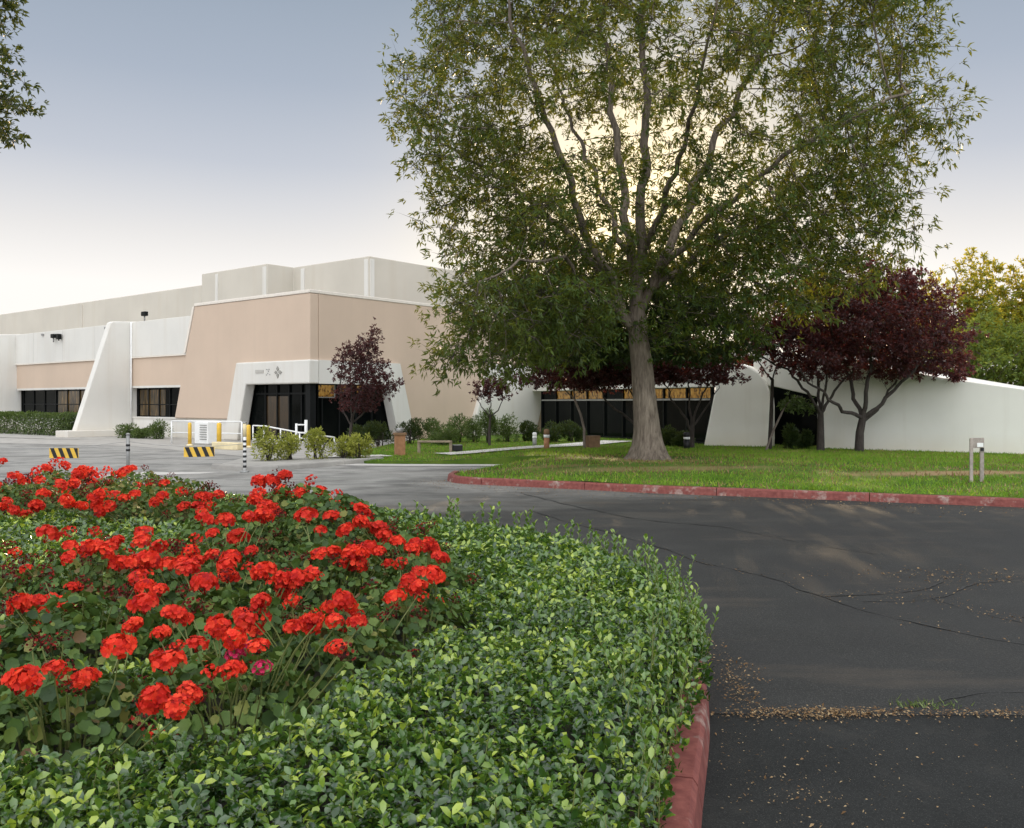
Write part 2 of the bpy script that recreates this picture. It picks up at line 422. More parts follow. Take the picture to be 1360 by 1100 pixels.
M["gum_leaf"] = leaf_mat("sun_gilded_tree_leaf", [(0.0, (0.06, 0.125, 0.02)), (0.6, (0.13, 0.22, 0.035)), (1.0, (0.26, 0.27, 0.045))], trans=0.58, tcol=(0.95, 0.70, 0.06))  # golden translucent colour puts low sunlight into the leaves
M["bright_leaf"] = leaf_mat("bright_green_leaf", [(0.0, (0.055, 0.10, 0.018)), (0.6, (0.12, 0.19, 0.034)), (1.0, (0.22, 0.27, 0.05))], trans=0.45, tcol=(0.5, 0.47, 0.05))
M["shrub_leaf"] = leaf_mat("shrub_leaf", [(0.0, (0.04, 0.07, 0.02)), (0.6, (0.10, 0.15, 0.04)), (1.0, (0.19, 0.23, 0.08))], trans=0.3)
M["lime_leaf"] = leaf_mat("yellow_green_leaf", [(0.0, (0.17, 0.19, 0.03)), (0.6, (0.38, 0.39, 0.06)), (1.0, (0.58, 0.55, 0.16))], trans=0.35)
M["grass_blade"] = leaf_mat("grass_blade", [(0.0, (0.09, 0.19, 0.016)), (0.6, (0.19, 0.335, 0.026)), (1.0, (0.35, 0.41, 0.05))], rough=0.6, spec=0.2, trans=0.3,
                            tcol=(0.3, 0.4, 0.05))
M["litter"] = leaf_mat("dry_leaf_litter", [(0.0, (0.10, 0.055, 0.025)), (0.6, (0.24, 0.15, 0.075)), (1.0, (0.40, 0.30, 0.17))], rough=0.8, spec=0.1, trans=0.1, tcol=(0.3, 0.2, 0.1))
M["bark"] = bark_mat("ash_bark", (0.085, 0.066, 0.05), (0.30, 0.25, 0.195))
M["plum_bark"] = bark_mat("plum_bark", (0.035, 0.028, 0.025), (0.10, 0.085, 0.075), 2)
M["pale_bark"] = bark_mat("pale_bark", (0.15, 0.12, 0.10), (0.30, 0.25, 0.21), 2)

# ------------------------------------------------------------------ helpers: foliage
def unit(v): return v / np.maximum(np.linalg.norm(v, axis=-1, keepdims=True), 1e-9)
def rand_dirs(n, up=0.0):
    v = RNG.normal(size=(n, 3)); v[:, 2] += up
    return unit(v)
RHOMB = (np.array([[0, 0, 0], [0.5, 0.42, 0.07], [0, 1, -0.08], [-0.5, 0.42, 0.07]]), [np.array([[0, 1, 2], [0, 2, 3]])])
LEAF = (np.array([[0, 0, 0], [0, 0.33, 0.05], [0, 0.72, 0.05], [0, 1, -0.03], [-.40, .30, .12], [-.44, .66, .12], [.40, .30, .12], [.44, .66, .12]]),
        [np.array([[1, 2, 5, 4], [2, 1, 6, 7]]), np.array([[0, 1, 4], [2, 3, 5], [1, 0, 6], [3, 2, 7]])])
_a = np.linspace(0.35, math.tau - 0.35, 13)
_rr = np.where(np.arange(13) % 2 == 0, 0.5, 0.43)
DISC = (np.vstack([[[0, 0.42, -0.12]], np.stack([np.sin(_a) * _rr, 0.5 - np.cos(_a) * _rr, 0.06 + 0.05 * np.cos(_a * 6)], 1)]),
        [np.array([[0, i, i + 1] for i in range(1, 13)] + [[0, 13, 1]])])
PETAL = (np.array([[0, 0, 0], [.42, .45, .05], [.36, .92, .0], [-.36, .92, .0], [-.42, .45, .05]]), [np.array([[0, 1, 2, 3, 4]])])
BLADE = (np.array([[-.5, 0, 0], [.5, 0, 0], [0, 1, 0.25]]), [np.array([[0, 1, 2]])])
def leaf_field(tmpl, C, T, Nv, L, W):
    """instances of a leaf template, merged; returns V, faces, leaf index per face"""
    tv, tf = tmpl; n = len(C)
    L = np.broadcast_to(np.asarray(L, float), (n,)); W = np.broadcast_to(np.asarray(W, float), (n,))
    T = unit(T); S = unit(np.cross(T, Nv)); Nn = np.cross(S, T)
    V = (C[:, None, :] + T[:, None, :] * (tv[None, :, 1:2] * L[:, None, None]) + S[:, None, :] * (tv[None, :, 0:1] * W[:, None, None])
         + Nn[:, None, :] * (tv[None, :, 2:3] * L[:, None, None]))
    k = len(tv); off = (np.arange(n) * k)[:, None, None]
    F = [(f[None] + off).reshape(-1, f.shape[1]) for f in tf]
    idx = [np.repeat(np.arange(n), len(f)) for f in tf]
    return V.reshape(-1, 3), F, idx
def merge_fields(parts, rnds):
    Vs, Fs, rs, o = [], {}, {}, 0
    for (V, F, idx), rd in zip(parts, rnds):
        for f, i in zip(F, idx):
            Fs.setdefault(f.shape[1], []).append(f + o); rs.setdefault(f.shape[1], []).append(rd[i])
        Vs.append(V); o += len(V)
    ks = sorted(Fs)
    return np.vstack(Vs), [np.vstack(Fs[k]) for k in ks], np.concatenate([np.concatenate(rs[k]) for k in ks])
def leaf_mesh(name, parts, rnds, smooth=False):
    V, F, r = merge_fields(parts, rnds)
    return np_mesh(name, V, F, r, smooth)

def in_poly(P, poly):
    poly = np.asarray(poly, float); x, y = P[:, 0], P[:, 1]
    inside = np.zeros(len(P), bool); j = len(poly) - 1
    for i in range(len(poly)):
        xi, yi = poly[i]; xj, yj = poly[j]
        c = ((yi > y) != (yj > y)) & (x < (xj - xi) * (y - yi) / (yj - yi + 1e-12) + xi)
        inside ^= c; j = i
    return inside
def seg_dist(P, poly, closed=True):
    poly = np.asarray(poly, float); best = np.full(len(P), 1e9)
    n = len(poly)
    for i in range(n if closed else n - 1):
        a, b = poly[i], poly[(i + 1) % n]; ab = b - a
        t = np.clip(((P - a) @ ab) / (ab @ ab + 1e-12), 0, 1)
        best = np.minimum(best, np.linalg.norm(P - (a + t[:, None] * ab), axis=1))
    return best
def vnoise(P, s, seed=0.0):
    return np.array([noise.noise(Vector((p[0] * s + seed, p[1] * s - seed, (p[2] * s if len(p) > 2 else seed)))) for p in P])

# ------------------------------------------------------------------ helpers: trees
def resample(pts, step):
    pts = [np.array(p, float) for p in pts]; out = [pts[0]]
    for a, b in zip(pts, pts[1:]):
        n = max(1, int(round(np.linalg.norm(b - a) / step)))
        for k in range(1, n + 1): out.append(a + (b - a) * k / n)
    return out
class Skel:
    def __init__(s): s.P, s.par, s.r = [], [], []
    def add(s, p, par, r=None):
        s.P.append(np.array(p, float)); s.par.append(par); s.r.append(r); return len(s.P) - 1
    def limb(s, pts, par, r0, r1, step):
        q = resample(pts, step); ids = []
        if par >= 0:
            sd = random.uniform(0, 99)
            for k in range(1, len(q)):
                w = min(1, k / 3) * step * .75
                q[k] = q[k] + w * np.array([noise.noise(Vector((k * .45, sd, 0))), noise.noise(Vector((k * .45, sd, 7))), .6 * noise.noise(Vector((k * .45, sd, 13)))])
        start = 1 if par >= 0 else 0
        for k in range(start, len(q)):
            t = k / max(1, len(q) - 1)
            par = s.add(q[k], par, r0 + (r1 - r0) * t); ids.append(par)
        return ids
    def near(s, p):
        return int(np.argmin(np.linalg.norm(np.array(s.P) - np.array(p), axis=1)))
    def colonise(s, A, step, dk, di, iters=140, maxn=9000, pull=(0, 0, 0)):
        A = np.asarray(A, float)
        P = np.array(s.P); alive = np.ones(len(A), bool)
        D = np.linalg.norm(A[:, None, :] - P[None], axis=2)
        near = D.argmin(1); dist = D.min(1)
        for _ in range(iters):
            act = alive & (dist < di)
            if not act.any():
                if not alive.any(): break
                di *= 1.4
                if di > 60: break
                continue
            idx = near[act]; dirs = unit(A[act] - np.array([s.P[i] for i in idx]))
            acc = {}
            for i, d in zip(idx, dirs): acc[i] = acc.get(i, 0) + d
            new = []
            for i, d in acc.items():
                d = unit(d + np.array(pull) + RNG.normal(size=3) * 0.10)
                p = s.P[i] + d * step
                new.append(s.add(p, i)); 
            NP = np.array([s.P[i] for i in new])
            Ai = np.where(alive)[0]
            for c in range(0, len(NP), 400):
                dd = np.linalg.norm(A[Ai][:, None] - NP[None, c:c + 400], axis=2)
                m = dd.min(1); am = dd.argmin(1)
                better = m < dist[Ai]
                dist[Ai[better]] = m[better]; near[Ai[better]] = np.array(new)[am[better] + c]
            alive &= dist > dk
            if len(s.P) > maxn: break
    def finish(s, tip_r, expo=2.3):
        n = len(s.P); kids = [[] for _ in range(n)]
        for i, p in enumerate(s.par):
            if p >= 0: kids[p].append(i)
        acc = [0.0] * n
        R_ = [0.0] * n
        for i in range(n - 1, -1, -1):
            a = sum(R_[k] ** expo for k in kids[i]) if kids[i] else tip_r ** expo
            R_[i] = a ** (1 / expo)
            if s.r[i] is not None: R_[i] = max(R_[i] if R_[i] < s.r[i] * 1.15 else s.r[i], s.r[i])
        for i in range(n):
            if s.par[i] >= 0: R_[i] = min(R_[i], R_[s.par[i]] * 0.98)
        s.R = R_; s.kids = kids
        return s
    def mesh(s, name, flute=0.0):
        n = len(s.P); V, F4 = [], []
        main = [max(k, key=lambda c: s.R[c]) if k else -1 for k in s.kids]
        starts = [i for i in range(n) if s.par[i] < 0 or main[s.par[i]] != i]
        for st in starts:
            chain = [st]
            while main[chain[-1]] >= 0: chain.append(main[chain[-1]])
            pts = [s.P[i] for i in chain]; rad = [s.R[i] for i in chain]
            if s.par[st] >= 0:
                pts = [s.P[s.par[st]]] + pts; rad = [rad[0]] + rad
            if len(pts) < 2: continue
            r0 = max(rad); k = 16 if r0 > 0.2 else 9 if r0 > 0.06 else 6 if r0 > 0.02 else 4
            u = None
            base = len(V)
            for j, p in enumerate(pts):
                t = unit(pts[min(j + 1, len(pts) - 1)] - pts[max(j - 1, 0)])
                if u is None:
                    u = unit(np.cross(t, [0.3, 0.9, 0.1] if abs(t[2]) > 0.7 else [0, 0, 1]))
                u = unit(u - t * (u @ t)); v = np.cross(t, u)
                for a in range(k):
                    ang = a * math.tau / k; rr = rad[j]
                    if flute and r0 > 0.2:
                        fl = flute * math.exp(-max(0, p[2] - pts[0][2]) / 0.55)
                        rr *= 1 + fl * (0.55 + 0.45 * math.sin(ang * 5 + 0.8) + 0.35 * math.sin(ang * 2 + 2)) + 0.05 * noise.noise(Vector((p[2] * 0.9, math.cos(ang) * 1.2, math.sin(ang) * 1.2)))
                    V.append(p + (u * math.cos(ang) + v * math.sin(ang)) * rr)
            for j in range(len(pts) - 1):
                for a in range(k):
                    b = (a + 1) % k
                    F4.append((base + j * k + a, base + j * k + b, base + (j + 1) * k + b, base + (j + 1) * k + a))
        return np_mesh(name, np.array(V), [np.array(F4)], None, True)

def bunches(C, D, per, L, W, spread=1.0, droop=0.25, tmpl=RHOMB):
    """per leaves radiating from each twig tip C with twig direction D"""
    n = len(C) * per
    c = np.repeat(C, per, 0); d = np.repeat(D, per, 0)
    T = unit(d * (1.1 - 0.35 * spread) + RNG.normal(size=(n, 3)) * 0.62 * spread + np.array([0, 0, -droop]))
    Nv = unit(RNG.normal(size=(n, 3)) * 0.8 + np.array([0, 0, 0.8]))
    c = c + RNG.normal(size=(n, 3)) * L * 0.25
    l = L * RNG.uniform(0.65, 1.25, n)
    return leaf_field(tmpl, c, T, Nv, l, l * W)

def px_cloud(poly, d, n, depth, cz=None, clumps=None, clump_r=0.9, shell=0.0):
    """points filling a crown whose outline (photo measurements at distance d) is poly, with an elliptical depth"""
    poly = np.asarray(poly, float)
    x0, y0 = poly.min(0); x1, y1 = poly.max(0)
    out = []
    while len(out) < n:
        q = RNG.uniform((x0, y0), (x1, y1), (n, 2)); q = q[in_poly(q, poly)]
        out.extend(q.tolist())
    q = np.array(out[:n])
    ed = seg_dist(q, poly) * d / 1200
    half = depth * np.clip(1 - np.exp(-ed / (depth * 0.38)), 0, 1)
    u = RNG.uniform(-1, 1, n)
    if shell: u = np.sign(u) * np.abs(u) ** (1 - shell)
    y = d + u * half
    X = (q[:, 0] - 680) / 1200 * d; Z = EYE - (q[:, 1] - 535) * d / 1200
    P = np.stack([X, y, Z], 1)
    if clumps:
        cc = P[RNG.choice(n, clumps, False)]
        k = RNG.integers(0, clumps, n)
        P2 = cc[k] + RNG.normal(size=(n, 3)) * clump_r * np.array([1, 1, 0.7])
        sel = RNG.uniform(size=n) < 0.8
        P[sel] = P2[sel]
    return P

def make_tree(name, label, cat, base, skel, leafmat, barkmat, leaf_L, leaf_W, per, extra_nodes=0.55, group=None, tip_r=0.008, flute=0.0, droop=0.25, thick=0.02, spread=1.0, rnd_bias=0.0, drop=None, multi=1, sigma=0.2, zmin=None):
    root = empty(name, base)
    skel.finish(tip_r)
    b = np.array(base)
    tm = skel.mesh("trunk", flute)
    co = np.empty(len(tm.vertices) * 3, np.float32); tm.vertices.foreach_get("co", co)
    tm.vertices.foreach_set("co", (co.reshape(-1, 3) - b).astype(np.float32).ravel()); tm.update()
    link_mesh("trunk", tm, barkmat, root)
    idx = [i for i in range(len(skel.P)) if skel.r[i] is None and (not skel.kids[i] or (skel.R[i] < thick and random.random() < extra_nodes))]
    C = np.array([skel.P[i] for i in idx]); D = unit(np.array([skel.P[i] - skel.P[skel.par[i]] for i in idx]))
    if drop is not None:
        keep = ~drop(C); C, D = C[keep], D[keep]
    if multi > 1:
        # side twigs round every branch tip, each carrying its own bunch
        C0_ = np.repeat(C, multi, 0); D0_ = np.repeat(D, multi, 0)
        off = RNG.normal(size=C0_.shape) * sigma * np.array([1, 1, .75]) + D0_ * sigma * .4
        off[::multi] *= .15
        C = C0_ + off; D = unit(off + D0_ * sigma * .6)
        tl = np.linalg.norm(off, axis=1) + 1e-6
        TV, TF, TI = leaf_field(BLADE, C0_ - b, off, RNG.normal(size=off.shape), tl, np.full(len(tl), .014 * (leaf_L / .15)))
        tw = np_mesh("twigs", TV, TF)
        link_mesh("twigs", tw, M["plum_bark"], root)
    if zmin is not None:
        kp = C[:, 2] > zmin + .05 * vnoise(C, 1.1); C, D = C[kp], D[kp]
    V, F, ix = bunches(C - b, D, per, leaf_L, leaf_W, spread, droop)
    rc = np.clip(0.5 + 0.28 * vnoise(C, 0.7, 3.3) + RNG.normal(size=len(C)) * 0.12 + rnd_bias, 0, 1)
    rl = np.clip(np.repeat(rc, per) + RNG.normal(size=len(C) * per) * 0.16, 0, 1)
    me = leaf_mesh("crown", [(V, F, ix)], [rl])
    link_mesh("crown", me, leafmat, root)
    tag(root, label, cat, group)
    return root
# ================================================================== THE GROUND
KERB_OUT = [(0.30, 1.5), (0.52, 2.6), (0.80, 3.8), (1.12, 5.1), (1.30, 6.3), (1.22, 7.5), (0.72, 8.8), (-0.25, 10.0), (-1.45, 11.2), (-3.2, 12.6), (-5.6, 13.5), (-11.5, 14.0)]
def smooth_line(pts, n=8):
    P = [np.array(p, float) for p in pts]; out = []
    P = [2 * P[0] - P[1]] + P + [2 * P[-1] - P[-2]]
    for i in range(1, len(P) - 2):
        for k in range(n):
            t = k / n
            a, b, c, d = P[i - 1], P[i], P[i + 1], P[i + 2]
            out.append(0.5 * (2 * b + (c - a) * t + (2 * a - 5 * b + 4 * c - d) * t ** 2 + (3 * b - a - 3 * c + d) * t ** 3))
    out.append(P[-2]); return np.array(out)
def offset_line(L, o):
    T = np.gradient(L, axis=0); T = T / np.linalg.norm(T, axis=1, keepdims=True)
    return L + np.stack([-T[:, 1], T[:, 0]], 1) * o
def strip_kerb(name, line, width, h, mat, left=True, bevel=0.02, joint=2.4):
    """kerb: a real step; line is the road-side foot"""
    o = 1 if left else -1
    inner = offset_line(line, o * width); mid = offset_line(line, o * 0.025)
    bm = bmesh.new(); prev = None; run = 0.0
    def ring_at(p, q, r_, k):
        wob = 0.008 * noise.noise(Vector((p[0] * 2, p[1] * 2, 0))); chip = 0.016 * max(0, noise.noise(Vector((p[0] * 5, p[1] * 5, 3))) - .1)
        pts = [(*p, -0.02), (*q, h - 0.03 - chip), (*(q * 0.85 + r_ * 0.15), h + wob - chip * .6), (*r_, h + wob), (*r_, -0.02)]
        return [bm.verts.new(v) for v in pts]
    for k in range(len(line)):
        if k: run += np.linalg.norm(line[k] - line[k - 1])
        ring = ring_at(line[k], mid[k], inner[k], k)
        if prev:
            for a in range(4): bm.faces.new((prev[a], prev[a + 1], ring[a + 1], ring[a]))
        else: bm.faces.new(ring)
        prev = ring
        if run > joint and k < len(line) - 1:      # open joint between two kerb stones
            run = 0; bm.faces.new(ring[::-1])
            t = 0.014 / max(.02, np.linalg.norm(line[k + 1] - line[k])); L_ = lambda Z: Z[k] * (1 - t) + Z[k + 1] * t
            prev = ring_at(L_(line), L_(mid), L_(inner), k); bm.faces.new(prev)
    bm.faces.new(prev[::-1])
    bmesh.ops.recalc_face_normals(bm, faces=bm.faces)
    me = bpy.data.meshes.new(name); bm.to_mesh(me); bm.free()
    return tag(link_mesh(name, me, mat), kind="structure")

def sheet(name, pts, z, mat):
    b = MB(); b.quadface([(x, y, z) for x, y in pts]); o = b.build(name, mat)
    if o.data.polygons[0].normal.z < 0: o.data.flip_normals()
    return tag(o, kind="structure")

sheet("ground", [(-900, -300), (900, -300), (900, 1500), (-900, 1500)], -0.03, M["earth"])
sheet("road", [(-95, -40), (70, -40), (70, 66), (-95, 66)], 0.0, M["asphalt"])
sheet("driveway", [(-0.6, -12), (40, -12), (40, 5.22), (12, 5.23), (6, 5.19), (2.6, 5.215), (0.6, 5.2), (-0.6, 5.2)], 0.004, M["sealed"])

kerb_line = smooth_line(KERB_OUT)
strip_kerb("island_kerb", kerb_line, 0.17, 0.15, M["red_kerb"], True)
BED = np.vstack([offset_line(kerb_line, 0.18), [(-11.5, 1.5)]])
b = MB(); b.quadface([(x, y, 0.11) for x, y in BED]); o = b.build("bed_soil", M["soil"]); tag(o, kind="structure")
if o.data.polygons[0].normal.z < 0: o.data.flip_normals()

LAWN_FRONT = [(-1.45, 22.0), (-1.5, 20.9), (-1.15, 20.1), (-0.1, 19.5), (1.25, 18.8), (2.7, 18.0), (4.6, 17.25), (6.5, 16.45), (8.8, 15.5), (13.5, 13.6), (20, 10.8), (30, 6)]
lawn_kerb = smooth_line(LAWN_FRONT, 6)
strip_kerb("lawn_kerb", lawn_kerb, 0.16, 0.15, M["red_kerb"], True)
front = offset_line(lawn_kerb, 0.165)
LAWN = np.vstack([[(-5.2, 38), (-5.6, 29.5), (-5.0, 27.4), (-4.2, 26.6), (-1.5, 26.5), (0.8, 26.4), (1.5, 25.9), (0.9, 25.1), (-0.2, 23.6), (-1.0, 22.4)], front[1:], [(36, 6), (36, 60), (-2, 60)]])
def lawn_h(x, y):
    x = np.asarray(x, float); y = np.asarray(y, float)
    yk = np.clip(18.0 - 0.40 * (x - 2.7), 6, 20.5)
    t = y - yk
    sm = lambda v: np.clip(v, 0, 1) ** 2 * (3 - 2 * np.clip(v, 0, 1))
    h = 0.155 + 0.14 * sm(t / 5.5) - 0.24 * sm((t - 7) / 13)
    flat = 0.075 - 0.03 * sm((y - 27) / 12)
    k = sm((x + 3.0) / 5.0)
    return h * k + flat * (1 - k)
def build_lawn():
    bx = []
    n = len(LAWN)
    for i in range(n):
        a, b_ = LAWN[i], LAWN[(i + 1) % n]; m = max(1, int(np.linalg.norm(b_ - a) / 0.7))
        for k in range(m): bx.append(a + (b_ - a) * k / m)
    bx = np.array(bx)
    gx, gy = np.meshgrid(np.arange(-6, 36, 0.6), np.arange(6, 60, 0.6))
    G = np.stack([gx.ravel(), gy.ravel()], 1) + RNG.uniform(-.15, .15, (gx.size, 2))
    G = G[in_poly(G, LAWN)]; G = G[seg_dist(G, LAWN) > 0.3]
    P = [Vector(p) for p in bx] + [Vector(p) for p in G]
    ed = [(i, (i + 1) % len(bx)) for i in range(len(bx))]
    v, e, f, *_ = delaunay_2d_cdt(P, ed, [], 1, 1e-5)
    V = np.array([(p[0], p[1], 0) for p in v]); V[:, 2] = lawn_h(V[:, 0], V[:, 1])
    V[:, 2] += 0.015 * vnoise(V[:, :2], 0.9)
    F = np.array([t for t in f if len(t) == 3])
    cx = V[F].mean(1)[:, :2]; F = F[in_poly(cx, LAWN)]
    a3 = V[F[:, 0]]; nz_ = np.cross(V[F[:, 1]] - a3, V[F[:, 2]] - a3)[:, 2]
    F[nz_ < 0] = F[nz_ < 0][:, ::-1]
    # earth edge down to the tarmac, where the lawn meets it without a kerb
    m = len(bx); k0 = len(V); sk_ = np.c_[bx, np.full(m, -0.02)]; top_ = np.c_[bx, lawn_h(bx[:, 0], bx[:, 1]) - .004]
    Vn = np.vstack([V, top_, sk_]); q = np.arange(m); q1 = (q + 1) % m
    S = np.stack([k0 + q, k0 + q1, k0 + m + q1, k0 + m + q], 1)
    me = np_mesh("lawn", Vn, [F, S], None, False)
    return tag(link_mesh("lawn", me, M["lawn"]), kind="structure")
build_lawn()

# grass blades (uncountable), thinned with bare patches worn by the kerb and under the tree
def build_grass():
    n = 330000
    P = np.stack([RNG.uniform(-5.5, 24, n), RNG.uniform(9, 44, n)], 1)
    dep = P[:, 1]
    P = P[(np.abs(P[:, 0] / dep) < 0.62) & in_poly(P, LAWN)]
    P = P[RNG.uniform(size=len(P)) < np.clip(24 / P[:, 1], 0, 1) ** 1.6]
    tree = np.linalg.norm((P - np.array((3.67, 24.2))) * np.array([0.75, 1]), axis=1)
    bare = 0.55 * np.exp(-((P[:, 0] - 3.5) / 5.0) ** 2 - ((P[:, 1] - 21.3) / 1.0) ** 2) + np.exp(-(tree / 1.5) ** 2) * 0.9 + 1.1 * np.exp(-((P[:, 0] - 9.6) / 2.8) ** 2 - ((P[:, 1] - 19.6) / 0.7) ** 2)
    nz = vnoise(P, 0.8)
    dry = np.clip(0.17 + bare + nz * 0.45 + 0.35 * np.exp(-((P[:, 0] - 3.2) / 3.0) ** 2 - ((P[:, 1] - 21.8) / 1.3) ** 2), 0, 1)
    keep = RNG.uniform(size=len(P)) > dry * 0.86
    P, nz, dry = P[keep], nz[keep], dry[keep]
    C = np.stack([P[:, 0], P[:, 1], lawn_h(P[:, 0], P[:, 1]) - 0.01], 1)
    T = unit(RNG.normal(size=(len(P), 3)) * 0.38 + np.array([0, 0, 1]))
    Nv = rand_dirs(len(P))
    L = RNG.uniform(0.045, 0.10, len(P)) * (1 + 0.4 * (seg_dist(P, front, False) < 0.25))
    V, F, ix = leaf_field(BLADE, C, T, Nv, L, L * 0.28)
    r = np.clip(0.45 + nz * 0.5 + RNG.normal(size=len(P)) * 0.18, 0, 1)
    is_dry = RNG.uniform(size=len(P)) < dry * 0.9
    f0, f1 = F[0][~is_dry], F[0][is_dry]
    me = np_mesh("grass", V, [np.vstack([f0, f1])], np.concatenate([r[~is_dry], r[is_dry]]), matidx=np.concatenate([np.zeros(len(f0)), np.ones(len(f1))]))
    o = link_mesh("grass", me, [M["grass_blade"], M["litter"]])
    tag(o, "short mown grass on the lawn behind the red kerb", "grass", kind="stuff")
build_grass()

def ribbon(name, pts, w, zoff, mat, n=10, follow=True):
    L = smooth_line(pts, n); a = offset_line(L, w / 2); b_ = offset_line(L, -w / 2)
    V = []
    for p, q in zip(a, b_):
        for s in (p, p * .5 + q * .5, q): V.append((s[0], s[1], (float(lawn_h(s[0], s[1])) if follow else 0) + zoff))
    F = [(3 * i + k, 3 * i + k + 1, 3 * i + k + 4, 3 * i + k + 3) for i in range(len(L) - 1) for k in (0, 1)]
    me = np_mesh(name, np.array(V), [np.array(F)])
    if me.polygons[0].normal.z < 0: me.flip_normals()
    return tag(link_mesh(name, me, mat), kind="structure")
ribbon("path", [(-2.3, 29.6), (-1.4, 30.1), (0.2, 32.0), (1.9, 35.3), (3.6, 38.6), (4.8, 40.6)], 1.5, 0.045, M["pale_concrete"])
ribbon("walk", [(-5.9, 28.4), (-4.9, 28.3), (-4.0, 28.9)], 0.9, 0.05, M["pale_concrete"])
ribbon("gutter", [(-5.2, 26.2), (-3.0, 25.95), (-1.0, 25.9), (0.7, 25.85)], 0.75, 0.012, M["pale_concrete"], follow=False)

# kerbed planting island with the yellow green shrubs, and the concrete walk behind it
ISL = smooth_line([(-8.2, 24.6), (-7.0, 23.7), (-6.3, 23.75), (-5.4, 25.2), (-4.3, 26.9), (-3.9, 27.6)], 6)
strip_kerb("planter_kerb", ISL, 0.2, 0.14, M["concrete"], True)
sheet("planter_soil", [tuple(p) for p in offset_line(ISL, 0.2)] + [(-5.6, 29.5), (-8.4, 29.5)], 0.10, M["concrete"])
sheet("forecourt", [(-34, 44.5), (-15.5, 37.2), (-8.4, 29.6), (-5.3, 29.6), (-5.0, 38), (-8.5, 42), (-30, 59)], 0.008, M["concrete"])
sheet("road_patch", [(-11.0, 21.6), (-7.9, 22.9), (-7.6, 23.5), (-9.5, 23.4)], 0.004, M["pale_concrete"])
ribbon("verge_kerb", [(-40, 58), (-32, 50.5), (-24, 45.2), (-20.5, 43.6)], 0.25, 0.05, M["concrete"], follow=False)

# cracks in the tarmac, sealed with dark filler, and the seam between the two surfaces
def crack(pts, w):
    P = smooth_line(pts, 24); P = P + np.stack([vnoise(P, 1.7, 1.0), vnoise(P, 1.7, 8.0)], 1) * 0.06 + np.stack([vnoise(P, 7.0, 2.0), vnoise(P, 7.0, 5.0)], 1) * 0.02
    ww = (w * np.clip(.65 + 1.3 * vnoise(P, 3.1, 4.0), .12, 1.5))[:, None]
    a = offset_line(P, 1.0) * 0 + P + (offset_line(P, 1.0) - P) * ww / 2; c = P - (offset_line(P, 1.0) - P) * ww / 2
    k = len(P); V = np.vstack([np.c_[a, np.full(k, 0.006)], np.c_[c, np.full(k, 0.006)]])
    return V, np.array([(i, i + 1, k + i + 1, k + i) for i in range(k - 1)])
def gp(px, py): g = gd(px, py); return (g.x, g.y)
cracks = [([gp(700, 678), gp(780, 700), gp(860, 722), gp(930, 746), gp(1010, 765), gp(1090, 792), gp(1180, 820), gp(1280, 842), gp(1365, 857)], 0.03),
          ([gp(1090, 792), gp(1160, 790), gp(1225, 783), gp(1262, 768)], 0.03),
          ([gp(1240, 796), gp(1300, 814), gp(1365, 828)], 0.028),
          ([gp(1150, 800), gp(1240, 796), gp(1300, 775), gp(1365, 770)], 0.02),
          ([gp(1190, 945), gp(1260, 930), gp(1320, 922), gp(1365, 920)], 0.012),
          ([gp(690, 655), gp(760, 672), gp(850, 690), gp(960, 700)], 0.03), ([gp(960, 700), gp(1060, 720), gp(1160, 736)], 0.02),
          ([(1.15, 5.21), (2.0, 5.205), (3.2, 5.215), (4.6, 5.2), (6.5, 5.2), (9, 5.23)], 0.035)]
Vs, Fs, off = [], [], 0
for p, w in cracks:
    V, F = crack(p, w); Vs.append(V); Fs.append(F + off); off += len(V)
me = np_mesh("road_cracks", np.vstack(Vs), [np.vstack(Fs)])
if me.polygons[0].normal.z < 0: me.flip_normals()
tag(link_mesh("road_cracks", me, M["tar"]), kind="structure")

